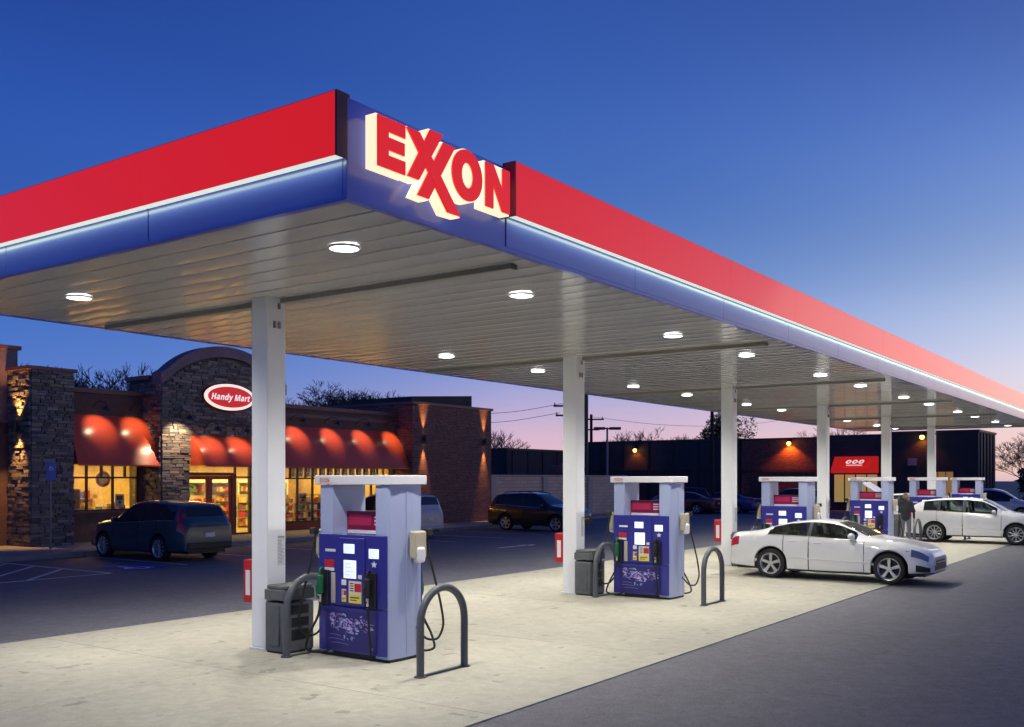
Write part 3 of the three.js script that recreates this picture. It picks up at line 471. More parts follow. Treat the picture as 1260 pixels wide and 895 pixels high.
  // awnings: sloping vinyl with cheeks
  for (const [u0, u1, v1, dep] of [[18.12, 21.15, 31.0, 0.95], [22.42, 26.3, 30.0, 0.85], [27.0, 34.44, 31.0, 0.95]]) {
    const top = v1 < 31 ? 3.86 : 4.46, bot = 2.77, nu = 40, nv = 10, pos = [], uv = [], idx = [];
    for (let j = 0; j <= nv; j++) for (let i = 0; i <= nu; i++) { const t = j / nv, u = u0 + (u1 - u0) * i / nu, bulge = 0.10 * Math.sin(Math.PI * Math.min(1, t * 1.05)) ; pos.push(u, top + (bot - top) * t + bulge * 0.45, -(v1 - 0.03 - dep * t) + bulge * 0.9); uv.push(u, t * 2); }
    for (let j = 0; j < nv; j++) for (let i = 0; i < nu; i++) { const a = j * (nu + 1) + i; idx.push(a, a + nu + 1, a + 1, a + 1, a + nu + 1, a + nu + 2); }
    const g = new THREE.BufferGeometry(); g.setAttribute('position', new THREE.Float32BufferAttribute(pos, 3)); g.setAttribute('uv', new THREE.Float32BufferAttribute(uv, 2)); g.setIndex(idx); g.computeVertexNormals();
    const a = mesh('awning', g, M.awning, s, true); a.material = M.awning;
    for (const u of [u0, u1]) { const sh = new THREE.Shape(); for (let j = 0; j <= nv; j++) { const k = (j * (nu + 1)) * 3; const z = pos[k + 2], y = pos[k + 1]; j ? sh.lineTo(z, y) : sh.moveTo(z, y); } sh.lineTo(-(v1 - 0.03), bot); sh.closePath(); mesh('awning_cheek', new THREE.ExtrudeGeometry(sh, { depth: 0.01, bevelEnabled: false }).rotateY(-Math.PI / 2).translate(u + (u === u0 ? 0 : 0.01), 0, 0), M.awning, a); }
    mesh('awning_valance', bw(u0, u1, v1 - dep - 0.045, v1 - dep - 0.033, bot - 0.05, bot + 0.004), M.awning, a);
  }
  settle(s);
}
// oval shop sign
{
  const g = thing('oval_sign', 'glowing red oval sign reading Handy Mart on the stone arch', 'sign', P(24.05, 29.93, 4.85));
  const el = (rx, ry, d) => { const s = new THREE.Shape(); s.absellipse(0, 0.48, rx, ry, 0, Math.PI * 2); return new THREE.ExtrudeGeometry(s, { depth: d, bevelEnabled: true, bevelSize: 0.015, bevelThickness: 0.015, bevelSegments: 2, curveSegments: 40 }); };
  mesh('sign_rim', el(1.13, 0.475, 0.12), glow([1, 0.8, 0.7], 0.95, [0.7, 0.6, 0.5]), g);
  mesh('sign_can', el(1.16, 0.50, 0.06), M.redEnd, g);
  const face = canvasMat(512, 224, (x, w, h) => { x.fillStyle = '#c01c22'; x.fillRect(0, 0, w, h); x.fillStyle = '#fff4f2'; x.font = 'italic bold 92px sans-serif'; x.textAlign = 'center'; x.textBaseline = 'middle'; x.setTransform(0.86, 0, 0, 1, w * 0.07, 0); x.fillText('Handy Mart', w / 2, h / 2 + 2); }, { lit: 0.85 });
  const s = new THREE.ShapeGeometry((() => { const q = new THREE.Shape(); q.absellipse(0, 0, 1.02, 0.385, 0, Math.PI * 2); return q; })(), 40); const uv = s.attributes.uv, p = s.attributes.position; for (let i = 0; i < p.count; i++) uv.setXY(i, 0.5 + p.getX(i) / 2.04, 0.5 + p.getY(i) / 0.77); s.translate(0, 0.48, 0.1385); mesh('sign_face', s, face, g, true);
}
// gooseneck lamps over the awnings
{
  const proto = thing('gooseneck_lamp', '', 'lamp', V3(0, 0, 0), 0, 'gooseneck lamps over the awnings');   // origin: wall plate
  mesh('arm', tube([V3(0, 0, 0), V3(0, 0.12, 0.12), V3(0, 0.20, 0.42), V3(0, 0.12, 0.70), V3(0, -0.02, 0.76)], 0.016, 24, 6), M.bronze, proto);
  mesh('wall_plate', cyl(0.06, 0.06, 0.02, 0, -0.01, 0, 12).rotateX(Math.PI / 2), M.bronze, proto);
  const sh = mesh('lamp_shade', new THREE.LatheGeometry([[0.03, 0.10], [0.06, 0.09], [0.15, 0.0], [0.158, 0.0], [0.07, 0.10], [0.03, 0.115]].map(([a, b]) => new THREE.Vector2(a, b)), 20).rotateX(0.35).translate(0, -0.10, 0.77), M.bronze, proto);
  mesh('bulb', new THREE.SphereGeometry(0.045, 12, 8).translate(0, -0.075, 0.765), M.warmLens, sh);
  let k = 0; const put = (u, vw, y, label, I = 3.2) => { const at = P(u, vw, y); if (k++) copy(proto, label, at); else { proto.position.copy(at); proto.userData.label = label; } spot(0xffe2b8, I, P(u, vw - 0.775, y - 0.10), P(u, vw - 0.1, y - 0.95), 0.80, 0.35, 2.2); };
  put(19.25, 30.98, 4.72, 'bronze gooseneck lamp over the left-hand awning, beside the stone pier'); put(20.65, 30.98, 4.72, 'bronze gooseneck lamp over the left-hand awning, beside the arched entry');
  put(21.8, 29.93, 4.5, 'bronze gooseneck lamp washing the stone left of the entry awning', 18); put(23.0, 29.93, 4.15, 'bronze gooseneck lamp over the entry awning, first from the pier'); put(24.3, 29.93, 4.15, 'bronze gooseneck lamp under the oval sign, middle of the entry awning'); put(25.6, 29.93, 4.15, 'bronze gooseneck lamp over the entry awning, hidden by the column');
  [28.1, 30.05, 31.95, 33.9].forEach((u, i) => put(u, 30.98, 4.72, `bronze gooseneck lamp over the long awning, ${ORD[i]} from the arched entry`));
}
// up-and-down wall lamps
{
  const proto = thing('wall_lamp', '', 'lamp', V3(0, 0, 0), 0, 'up-and-down wall lamps');
  mesh('housing', [new THREE.CylinderGeometry(0.075, 0.075, 0.32, 16, 1, true).translate(0, 0, 0.14), new THREE.CylinderGeometry(0.068, 0.068, 0.30, 16, 1, true).translate(0, 0, 0.14), bx(-0.03, 0.03, -0.06, 0.06, 0, 0.07)], M.bronze, proto);
  for (const s of [-1, 1]) mesh('lens', new THREE.CylinderGeometry(0.066, 0.066, 0.02, 16).translate(0, s * 0.10, 0.14), M.warmLens, proto);
  let k = 0; const put = (at, turn, label, wide = 0.32) => { if (k++) copy(proto, label, at, turn); else { proto.position.copy(at); proto.rotation.y = turn; proto.userData.label = label; } const o = V3(0, 0, 0.14).applyAxisAngle(V3(0, 1, 0), turn).add(at), inw = V3(0, 0, -0.05).applyAxisAngle(V3(0, 1, 0), turn); for (const s of [-1, 1]) spot(0xffb968, 48, o.clone().add(V3(0, s * 0.14, 0)), o.clone().add(V3(0, s * 1.6, 0)).add(inw), wide, 0.8, 1.5); };
  put(P(35.25, 29.898, 4.15), 0, 'bronze up-and-down wall lamp on the brick block, next to the awning');
  put(P(39.95, 29.898, 4.15), 0, 'bronze up-and-down wall lamp on the outer edge of the brick block');
  put(P(16.53, 30.75, 3.92), -Math.PI / 2, 'bronze up-and-down wall lamp on the stone pier', 0.6);
}
// inside the shop: ceiling panels, shelving, cooler, counters, posters
{
  const panel = thing('ceiling_lamp', '', 'light', V3(0, 0, 0), 0, 'ceiling panels inside the shop');
  mesh('frame', [bx(-0.66, 0.66, -0.03, 0, -0.34, -0.30), bx(-0.66, 0.66, -0.03, 0, 0.30, 0.34), bx(-0.66, -0.62, -0.03, 0, -0.299, 0.299), bx(0.62, 0.66, -0.03, 0, -0.299, 0.299)], M.white, panel); mesh('lamp_diffuser', bx(-0.619, 0.619, -0.02, -0.006, -0.299, 0.299), M.interiorLamp, panel);
  const spots = [19.6, 22.6, 24.8, 28.3, 30.6, 32.9]; let k = 0;
  for (const u of spots) for (const v of [32.6, 35.4]) { const l = `glowing ceiling panel inside the shop, ${ORD[Math.floor(k / 2)]} from the pier, ${k % 2 ? 'rear row' : 'window row'}`; if (k) copy(panel, l, P(u, v, 3.198)); else { panel.position.copy(P(u, v, 3.198)); panel.userData.label = l; } k++; areaLight(0xffcc66, 38, 1.2, 0.58, P(u, v, 3.165), P(u, v, 0)); }
  const hues = [[0.6, 0.05, 0.04], [0.7, 0.5, 0.06], [0.1, 0.3, 0.12], [0.08, 0.15, 0.5], [0.75, 0.7, 0.6], [0.5, 0.2, 0.05], [0.3, 0.1, 0.3], [0.8, 0.75, 0.3]];
  const goods = (len, dep, levels, seed) => { const r = rng(seed), a = []; for (const y of levels) for (const s of [-1, 1]) for (let x = -len / 2 + 0.04; x < len / 2 - 0.1;) { const w = 0.07 + 0.13 * r(), h = 0.12 + 0.16 * r(), b = bx(x, x + w * 0.94, y, y + h, s > 0 ? 0.05 : -dep / 2 + 0.02, s > 0 ? dep / 2 - 0.02 : -0.05), c = hues[Math.floor(r() * hues.length)], col = new Float32Array(b.attributes.position.count * 3); for (let i = 0; i < col.length; i += 3) { col[i] = c[0]; col[i + 1] = c[1]; col[i + 2] = c[2]; } b.setAttribute('color', new THREE.BufferAttribute(col, 3)); if (r() > 0.08) a.push(b); x += w; } return a; };
  const shelves = [[19.5, 33.2, 2.2, 'behind the left-hand window'], [20.2, 35.0, 2.2, 'deep behind the left-hand window'], [28.4, 32.5, 1.9, 'behind the long window, beside the entry'], [30.6, 32.5, 1.9, 'behind the middle of the long window'], [32.9, 32.6, 1.9, 'behind the long window, beside the brick block'], [25.5, 33.5, 1.6, 'behind the entry window'], [29.5, 34.6, 2.4, 'in the second aisle of the shop']];
  shelves.forEach(([u, v, len, where], i) => {
    const hgt = i < 2 ? 1.75 : 1.45, sh = thing('store_shelf', `shelf unit stocked with colourful packets ${where}`, 'shelf', P(u, v, 0.155), 0, 'stocked shelves inside the shop'), lv = []; for (let y = 0.12; y < hgt - 0.1; y += 0.33) lv.push(y);
    mesh('back_panel', bx(-len / 2, len / 2, 0, hgt, -0.02, 0.02), M.shelf, sh); for (const y of lv) mesh('shelf_board', [bx(-len / 2, len / 2, y - 0.025, y - 0.002, -0.32, -0.021), bx(-len / 2, len / 2, y - 0.025, y - 0.002, 0.021, 0.32)], M.shelf, sh);
    stuff(mesh('packets', goods(len, 0.62, lv, 60 + i), M.goods, sh));
  });
  [[27.6, 'beside the entry'], [29.2, 'second from the entry'], [30.8, 'third from the entry'], [32.4, 'fourth from the entry'], [19.3, 'behind the left-hand window'], [20.7, 'behind the left-hand window, nearer the entry']].forEach(([u, where], i) => {
    const f = thing('drinks_cooler', `tall glass-front drinks cooler at the shop's rear wall, ${where}`, 'cooler', P(u, 37.05, 0.155), 0, 'drinks coolers inside the shop');
    mesh('cabinet', [bx(-0.72, -0.66, 0, 2.1, -0.33, 0.33), bx(0.66, 0.72, 0, 2.1, -0.33, 0.33), bx(-0.659, 0.659, 1.95, 2.1, -0.33, 0.33), bx(-0.659, 0.659, 0, 0.15, -0.33, 0.33), bx(-0.659, 0.659, 0.151, 1.949, -0.33, -0.28)], M.white, f); mesh('door', bx(-0.65, 0.65, 0.16, 1.94, 0.30, 0.31), M.glass, f); stuff(mesh('bottles', goods(1.25, 0.56, [0.2, 0.65, 1.1, 1.55], 90 + i), M.goods, f));
  });
  // menu boards and hanging signs seen through the glass
  const pr = (seed) => canvasMat(96, 128, (x, w, h) => { const r = rng(seed), bg = ['#e9dcb0', '#f0ead0', '#d8a03a', '#e6c890'][Math.floor(r() * 4)]; x.fillStyle = bg; x.fillRect(0, 0, w, h); x.fillStyle = ['#b03024', '#7a4a20', '#c08030', '#48622c'][Math.floor(r() * 4)]; x.fillRect(12, 14, 72, 44); x.fillStyle = '#8a3a28'; x.beginPath(); x.arc(48, 82, 14 + 6 * r(), 0, 7); x.fill(); x.fillStyle = '#5a4630'; for (let k = 0; k < 2; k++) x.fillRect(18, 104 + 9 * k, 40 + 18 * r(), 4); }, { roughness: 0.6 });
  const prints = [1, 2, 3, 4].map((q) => pr(q * 13)); const tops = [27.75, 28.15, 28.55, 29.0, 29.4, 29.85, 30.3, 30.75, 31.2, 31.65, 32.1, 32.55, 33.0, 33.4];
  for (let i = 1; i < tops.length - 1; i++) alone('window_poster', bw(tops[i] + 0.05, tops[i] + 0.33, 31.125, 31.130, 2.36, 2.76), std([0.72, 0.6, 0.36], 0.7), `small printed poster in the upper pane of the long window, ${ORD[i - 1]} from the entry`, 'poster', 'posters along the upper panes').add((() => { const m = new THREE.Mesh(new THREE.PlaneGeometry(0.26, 0.38), prints[i % 4]); m.position.set(0, 0.2, 0.0035); m.name = 'print'; return m; })());
  [[18.35, 18.85, 1.25, 1.95, 'white and red poster in the lower corner of the left-hand window'], [20.15, 20.5, 1.3, 1.75, 'small poster low in the right pane of the left-hand window'], [27.1, 27.5, 1.3, 2.0, 'tall poster in the first pane of the long window'], [28.65, 29.1, 1.2, 1.7, 'poster in the third pane of the long window'], [25.6, 26.05, 1.35, 1.95, 'poster in the narrow window beside the red double door']].forEach(([a, b, c, d, l], i) => alone('window_poster', bw(a, b, (i === 4 ? 30.47 : 31.125), (i === 4 ? 30.475 : 31.130), c, d), std([0.8, 0.78, 0.7], 0.7), l, 'poster').add((() => { const m = new THREE.Mesh(new THREE.PlaneGeometry(b - a - 0.03, d - c - 0.03), prints[(i + 1) % 4]); m.position.set(0, (d - c) / 2, 0.0035); m.name = 'print'; return m; })()));
  [[18.9, 31.75, 'beside the pier'], [20.4, 31.8, 'nearer the entry']].forEach(([u, v, w], i) => { const g = thing('display_rack', `low rack of green and white bottles inside the left-hand window, ${w}`, 'rack', P(u, v, 0.155)); mesh('rack_frame', [bx(-0.5, 0.5, 0, 1.0, -0.2, 0.2, 0.01)], M.shelf, g); stuff(mesh('bottles', goods(1.0, 0.44, [1.003], 140 + i), M.goods, g)); });
  const ring = thing('hanging_sign', 'round red and yellow sign hanging inside the left-hand window', 'sign', P(20.05, 31.7, 2.0)); mesh('disc', new THREE.CylinderGeometry(0.28, 0.28, 0.03, 24).rotateX(Math.PI / 2).translate(0, 0.28, 0), M.red, ring); mesh('disc_centre', new THREE.CylinderGeometry(0.17, 0.17, 0.034, 24).rotateX(Math.PI / 2).translate(0, 0.28, 0), M.yellow, ring); mesh('cord', [bar(V3(0, 0.55, 0), V3(0, 1.19, 0), 0.006)], M.black, ring);
  const ban = thing('wall_banner', 'yellow menu banner on the rear wall behind the left-hand window', 'banner', P(20.2, 37.39, 2.35)); mesh('board', bx(-1.6, 1.6, 0, 0.75, -0.0, 0.03), M.yellow, ban); mesh('board_stripe', bx(-1.5, 1.5, 0.1, 0.25, 0.031, 0.04), M.red, ban);
  const cnt = thing('sales_counter', 'sales counter with register behind the entry window', 'counter', P(23.6, 34.6, 0.155)); mesh('counter_body', bx(-1.3, 1.3, 0, 0.98, -0.3, 0.3), M.doorRed, cnt); mesh('counter_top', bx(-1.36, 1.36, 0.981, 1.03, -0.36, 0.36, 0.01), M.beige, cnt); mesh('register', [bx(-0.3, 0.1, 1.031, 1.2, -0.2, 0.2, 0.02), bx(-0.28, 0.08, 1.2, 1.5, -0.05, 0.0, 0.01)], M.black, cnt);
}
// accessible-bay sign post on the walkway
{
  const g = thing('parking_sign', 'small blue accessible parking sign on a thin post by the stone pier', 'sign', P(16.35, 28.6, 0.147));
  mesh('post', cyl(0.03, 0.03, 2.65, 0, 0, 0, 10), M.steel, g); mesh('sign_plate', bx(-0.16, 0.16, 2.10, 2.66, 0.032, 0.038), std([0.05, 0.10, 0.42], 0.4), g);
  const e = canvasMat(64, 64, (x) => { x.fillStyle = '#3355b0'; x.fillRect(0, 0, 64, 64); x.strokeStyle = '#b9c6ee'; x.lineWidth = 5; x.beginPath(); x.arc(30, 40, 13, 0.2, 5); x.stroke(); x.beginPath(); x.moveTo(28, 14); x.lineTo(29, 33); x.lineTo(44, 33); x.lineTo(50, 50); x.stroke(); }); mesh('emblem', printZ(0.0395, -0.12, 0.12, 2.36, 2.60), e, g, true);
}
// ---------- vehicles ----------
function curve(pts) {   // monotone cubic through [x, y] points, x ascending
  const n = pts.length, d = [], m = []; for (let i = 0; i < n - 1; i++) d.push((pts[i + 1][1] - pts[i][1]) / (pts[i + 1][0] - pts[i][0]));
  m.push(d[0]); for (let i = 1; i < n - 1; i++) m.push(d[i - 1] * d[i] <= 0 ? 0 : 2 * d[i - 1] * d[i] / (d[i - 1] + d[i])); m.push(d[n - 2]);
  return (x) => { if (x <= pts[0][0]) return pts[0][1]; if (x >= pts[n - 1][0]) return pts[n - 1][1]; let i = 0; while (x > pts[i + 1][0]) i++; const h = pts[i + 1][0] - pts[i][0], t = (x - pts[i][0]) / h, a = 2 * t ** 3 - 3 * t * t + 1, b = t ** 3 - 2 * t * t + t, c = -2 * t ** 3 + 3 * t * t, e = t ** 3 - t * t; return a * pts[i][1] + b * h * m[i] + c * pts[i + 1][1] + e * h * m[i + 1]; };
}
const paint = (rgb, rough = 0.3) => std(rgb, rough, 0.0, { clearcoat: 1, clearcoatRoughness: 0.05 });
const CM = { glass: std([0.30, 0.36, 0.35], 0.03, 0, { transmission: 1, ior: 1.5 }), dark: std([0.02, 0.025, 0.03], 0.06), trim: std([0.015, 0.015, 0.016], 0.5), tyre: std([0.018, 0.018, 0.018], 0.85), rim: std([0.62, 0.63, 0.65], 0.28, 0.9), tail: std([0.45, 0.012, 0.018], 0.15, 0, { clearcoat: 1 }), lamp: std([0.20, 0.23, 0.30], 0.12, 0.5, { clearcoat: 1 }), seat: std([0.10, 0.09, 0.08], 0.8), plate: std([0.7, 0.7, 0.72], 0.4) };
const SEDAN = { L: 4.80, W: 1.86, wb: [1.48, -1.23], R: 0.335, sill: 0.23, roof: [[-2.40, 0.90], [-2.34, 0.99], [-2.1, 1.045], [-1.72, 1.09], [-1.3, 1.24], [-0.85, 1.37], [-0.30, 1.43], [0.15, 1.40], [0.55, 1.24], [1.02, 1.00], [1.6, 0.92], [2.1, 0.80], [2.32, 0.70], [2.40, 0.60]], belt: [[-2.40, 0.84], [-2.2, 0.93], [-1.7, 0.99], [-0.9, 0.985], [0, 0.95], [1.0, 0.90], [1.6, 0.83], [2.1, 0.73], [2.4, 0.56]], wr: [[-2.4, 0.80], [-1.75, 0.76], [-1.2, 0.66], [-0.5, 0.625], [0.1, 0.63], [0.7, 0.72], [1.1, 0.80], [2.4, 0.80]], shield: [0.24, 0.98], rear: [-1.66, -0.92], wins: [[-1.40, -0.42, 1], [-0.34, 0.74, 1]], doors: [[-0.98, -0.37], [-0.36, 0.92]], tailx: [-2.35, -1.98], headx: [1.78, 2.26], spokes: 5 };
const CUV = { L: 4.62, W: 1.86, wb: [1.40, -1.24], R: 0.355, sill: 0.27, roof: [[-2.31, 0.95], [-2.27, 1.08], [-2.18, 1.18], [-1.98, 1.50], [-1.85, 1.585], [-1.2, 1.66], [-0.4, 1.685], [0.2, 1.63], [0.6, 1.43], [1.05, 1.14], [1.6, 1.07], [2.05, 0.97], [2.24, 0.84], [2.31, 0.70]], belt: [[-2.31, 0.90], [-2.1, 1.12], [-1.5, 1.13], [-0.4, 1.07], [0.6, 1.03], [1.1, 1.01], [1.6, 0.96], [2.1, 0.86], [2.31, 0.64]], wr: [[-2.31, 0.80], [-2.1, 0.74], [-1.6, 0.685], [-0.5, 0.68], [0.2, 0.68], [0.7, 0.74], [1.1, 0.80], [2.31, 0.80]], shield: [0.28, 1.02], rear: [-2.14, -1.96], wins: [[-1.82, -1.30, 1], [-1.22, -0.36, 1], [-0.27, 0.78, 1]], doors: [[-1.15, -0.31], [-0.30, 0.93]], tailx: [-2.27, -1.98], headx: [1.75, 2.2], spokes: 10 };
const VAN = { ...CUV, L: 4.7, roof: [[-2.35, 0.95], [-2.31, 1.05], [-2.24, 1.18], [-2.08, 1.56], [-1.95, 1.66], [-1.2, 1.74], [-0.2, 1.74], [0.35, 1.64], [0.85, 1.36], [1.25, 1.12], [1.7, 1.03], [2.1, 0.93], [2.28, 0.82], [2.35, 0.68]], belt: [[-2.35, 0.9], [-2.15, 1.08], [-1.5, 1.08], [-0.4, 1.04], [0.8, 1.02], [1.25, 1.0], [1.7, 0.94], [2.15, 0.82], [2.35, 0.62]], wr: [[-2.35, 0.82], [-2.1, 0.76], [-1.6, 0.70], [-0.5, 0.69], [0.2, 0.69], [0.9, 0.76], [1.3, 0.82], [2.35, 0.82]], shield: [0.40, 1.2], rear: [-2.2, -2.06], wins: [[-1.9, -1.2, 1], [-1.1, -0.2, 1], [-0.1, 0.95, 1]], doors: [[-1.15, -0.15], [-0.14, 1.05]] };
const squeeze = (S, k, hy, ref) => { const o = { ...S, L: S.L * k }; for (const n of ['roof', 'belt', 'wr']) o[n] = S[n].map(([x, y]) => [x * k, n === 'roof' && y > ref ? ref + (y - ref) * hy : y]); for (const n of ['shield', 'rear', 'tailx', 'headx']) o[n] = S[n].map((x) => x * k); for (const n of ['wins', 'doors']) o[n] = S[n].map(([a, b, c]) => [a * k, b * k, c]); return o; };
const COUPE4 = { ...squeeze(SEDAN, 0.94, 0.80, 1.0), wb: [1.40, -1.23], tailx: [-2.21, -2.0], headx: [1.84, 2.17] };
const RAKED = { ...CUV, roof: [[-2.31, 0.95], [-2.28, 1.06], [-2.18, 1.16], [-1.80, 1.43], [-1.55, 1.51], [-1.0, 1.575], [-0.3, 1.60], [0.25, 1.55], [0.65, 1.36], [1.1, 1.12], [1.6, 1.04], [2.05, 0.93], [2.24, 0.82], [2.31, 0.70]], rear: [-2.12, -1.72], wins: [[-1.62, -1.14, 1], [-1.06, -0.30, 1], [-0.21, 0.80, 1]], tailx: [-2.25, -2.02] };
const wheelGeo = {};
function makeWheel(R, spokes) {
  const key = R + '_' + spokes; if (wheelGeo[key]) return wheelGeo[key];
  const v2 = (a) => a.map(([x, y]) => new THREE.Vector2(x, y));
  const tyre = new THREE.LatheGeometry(v2([[R * 0.70, -0.10], [R * 0.78, -0.112], [R * 0.93, -0.108], [R * 0.985, -0.09], [R, -0.05], [R, 0.05], [R * 0.985, 0.09], [R * 0.93, 0.108], [R * 0.78, 0.112], [R * 0.70, 0.10]]), 40).rotateX(Math.PI / 2);
  const parts = [new THREE.LatheGeometry(v2([[R * 0.60, 0.02], [R * 0.64, 0.09], [R * 0.71, 0.104], [R * 0.73, 0.10], [R * 0.71, 0.06], [R * 0.70, -0.1]]), 40).rotateX(Math.PI / 2), new THREE.CylinderGeometry(R * 0.16, R * 0.18, 0.03, 20).rotateX(Math.PI / 2).translate(0, 0, 0.085)];
  for (let k = 0; k < spokes; k++) { const w = R * (spokes > 6 ? 0.10 : 0.20), b = bx(-w * 0.42, w * 0.42, R * 0.12, R * 0.68, 0.055, 0.088, 0.01); const p = b.attributes.position; for (let i = 0; i < p.count; i++) if (p.getY(i) > R * 0.4) { p.setX(i, p.getX(i) * 1.45); p.setZ(i, p.getZ(i) - 0.006); } parts.push(b.rotateZ(k * 2 * Math.PI / spokes)); }
  const back = new THREE.CylinderGeometry(R * 0.66, R * 0.66, 0.02, 28).rotateX(Math.PI / 2).translate(0, 0, 0.005);
  return wheelGeo[key] = { tyre: join(tyre), rim: join(parts), hub: join(back) };
}
function makeCar(S, name, label, color, pos, turn, opt = {}) {
  const car = thing(name, label, opt.category || 'car', pos, turn, opt.group);
  const roof = curve(S.roof), belt = curve(S.belt), wr = curve(S.wr), hl = S.L / 2, Ra = S.R + 0.055, low = !!opt.low;
  const plan = curve([[-hl, 0.80], [-hl + 0.06, 0.88], [-hl + 0.22, 0.945], [-hl + 0.7, 0.99], [0, 1], [hl - 0.8, 0.985], [hl - 0.35, 0.93], [hl - 0.12, 0.84], [hl - 0.03, 0.74], [hl, 0.66]]);
  const bot = (x) => { let z = S.sill + 0.05 * Math.max(0, (Math.abs(x) - hl + 0.9) / 0.9); for (const c of S.wb) { const d = Math.abs(x - c); if (d < Ra) z = Math.max(z, S.R + Math.sqrt(Ra * Ra - d * d)); } return z; };
  let xs = []; const step = low ? 0.10 : 0.055; for (let x = -hl; x <= hl; x += step) xs.push(x);
  for (const e of [-1, 1]) for (const q of [0, 0.012, 0.03, 0.05, 0.08, 0.11, 0.14, 0.18, 0.22, 0.27, 0.32]) xs.push(e * (hl - q));
  for (const c of S.wb) for (let a = 0; a <= 20; a++) xs.push(c - (Ra + 1e-4) * Math.cos(a * Math.PI / 20));
  for (const [a, b] of [...S.wins, ...S.doors, S.shield, S.rear, S.tailx, S.headx]) xs.push(a, b); for (const [a, b] of S.doors) xs.push(a - 0.016, b + 0.016);
  xs.sort((a, b) => a - b); xs = xs.filter((x, i) => i === 0 || x - xs[i - 1] > 0.002);
  const J = 12, ring = (x) => {
    const w = S.W / 2 * plan(x), zb = bot(x), zt = belt(x), h = zt - zb, zr = Math.max(roof(x), zt + 0.015), rw = S.W / 2 * wr(x) * Math.min(1, plan(x) * 1.04), dome = zr - zt, zs = zt + dome * (dome > 0.2 ? 0.86 : 0.62);
    const full = zt - S.sill, ch = (f) => Math.max(zb + 0.02 * f, S.sill + full * f);
    return [[zb, w * 0.955], [Math.max(zb + 0.02, ch(0.14)), w * 0.99], [Math.max(zb + 0.03, ch(0.42)), w], [Math.max(zb + 0.04, ch(0.66)), w * 0.992], [Math.max(zb + 0.05, ch(0.72)), w * 0.999], [Math.max(zb + 0.06, ch(0.93)), w * 0.965], [zt, w * 0.925], [zt + (zs - zt) * 0.5, (w * 0.925 + rw) / 2 + 0.012], [zs, rw], [zt + dome * 0.955, rw * 0.90], [zt + dome * 0.99, rw * 0.5], [zr, 0]];
  };
  const rings = xs.map(ring), pos3 = [], I = (i, j, s) => (i * J + j) * 2 + (s > 0 ? 1 : 0);
  for (let i = 0; i < xs.length; i++) for (let j = 0; j < J; j++) for (const s of [-1, 1]) pos3.push(xs[i], rings[i][j][0], s * rings[i][j][1]);
  const faces = { body: [], windshield: [], rear_window: [], pillar: [] }; const doorF = S.doors.map(() => ({ '-1': [], 1: [] })), winF = S.wins.map(() => ({ '-1': [], 1: [] })), all = [];
  const lampF = { tail: { '-1': [], 1: [] }, head: { '-1': [], 1: [] }, duct: { '-1': [], 1: [] } };
  for (let i = 0; i < xs.length - 1; i++) { const xm = (xs[i] + xs[i + 1]) / 2; for (let j = 0; j < J - 1; j++) for (const s of [-1, 1]) {
    const a = I(i, j, s), b = I(i + 1, j, s), c = I(i + 1, j + 1, s), d = I(i, j + 1, s), f = s > 0 ? [a, b, c, a, c, d] : [a, c, b, a, d, c]; all.push(...f);
    let list = faces.body;
    if (j >= 9 && xm > S.shield[0] && xm < S.shield[1]) list = faces.windshield; else if (j >= 9 && xm > S.rear[0] && xm < S.rear[1]) list = faces.rear_window;
    else if ((j === 6 || j === 7) && S.highTail && xm > -2.13 && xm < -1.93) { lampF.tail[s].push(...f); } else if (j === 6 || j === 7) { if (xm > S.wins[0][0] && xm < S.wins[S.wins.length - 1][1] && rings[i][8][0] - rings[i][6][0] > 0.07) list = faces.pillar; S.wins.forEach(([p, q], k) => { if (xm > p && xm < q && rings[i][8][0] - rings[i][6][0] > 0.07) list = winF[k][s]; }); }
    else if (j <= 5) { let gap = false; S.doors.forEach(([p, q], k) => { if (xm > p && xm < q) list = doorF[k][s]; else if ((xm > p - 0.016 && xm <= p) || (xm >= q && xm < q + 0.016)) gap = true; }); if (gap && !low) list = []; if (j === 1 && xm > hl - 0.30 && xm < hl - 0.06) lampF.duct[s].push(...f); if (list === faces.body && j >= 4 && xm > S.tailx[0] && xm < S.tailx[1]) lampF.tail[s].push(...f); if (list === faces.body && j >= 4 && xm > S.headx[0] && xm < S.headx[1]) lampF.head[s].push(...f); }
    list.push(...f);
  } }
  const cap = (i, dir) => { for (let j = 0; j < J - 1; j++) { const a = I(i, j, -1), b = I(i, j, 1), c = I(i, j + 1, 1), d = I(i, j + 1, -1); const f = dir > 0 ? [a, c, b, a, d, c] : [a, b, c, a, c, d]; faces.body.push(...f); all.push(...f); } }; cap(0, -1); cap(xs.length - 1, 1);
  const base = new THREE.BufferGeometry(); base.setAttribute('position', new THREE.Float32BufferAttribute(pos3, 3)); base.setIndex(all); base.computeVertexNormals(); const nrm = base.attributes.normal.array;
  const sub = (f, off = 0) => { const p = new Float32Array(f.length * 3), n = new Float32Array(f.length * 3); f.forEach((v, k) => { for (let c = 0; c < 3; c++) { p[3 * k + c] = pos3[3 * v + c] + off * nrm[3 * v + c]; n[3 * k + c] = nrm[3 * v + c]; } }); const g = new THREE.BufferGeometry(); g.setAttribute('position', new THREE.BufferAttribute(p, 3)); g.setAttribute('normal', new THREE.BufferAttribute(n, 3)); return g; };
  const pm = opt.paint || paint(color), gm = opt.dark ? CM.dark : CM.glass;
  const body = mesh('body', sub(faces.body), pm, car);
  if (faces.pillar.length) mesh('window_pillar', sub(faces.pillar, 0.001), CM.trim, car); if (faces.windshield.length) mesh('windshield', sub(faces.windshield), gm, car); if (faces.rear_window.length) mesh('rear_window', sub(faces.rear_window), gm, car);
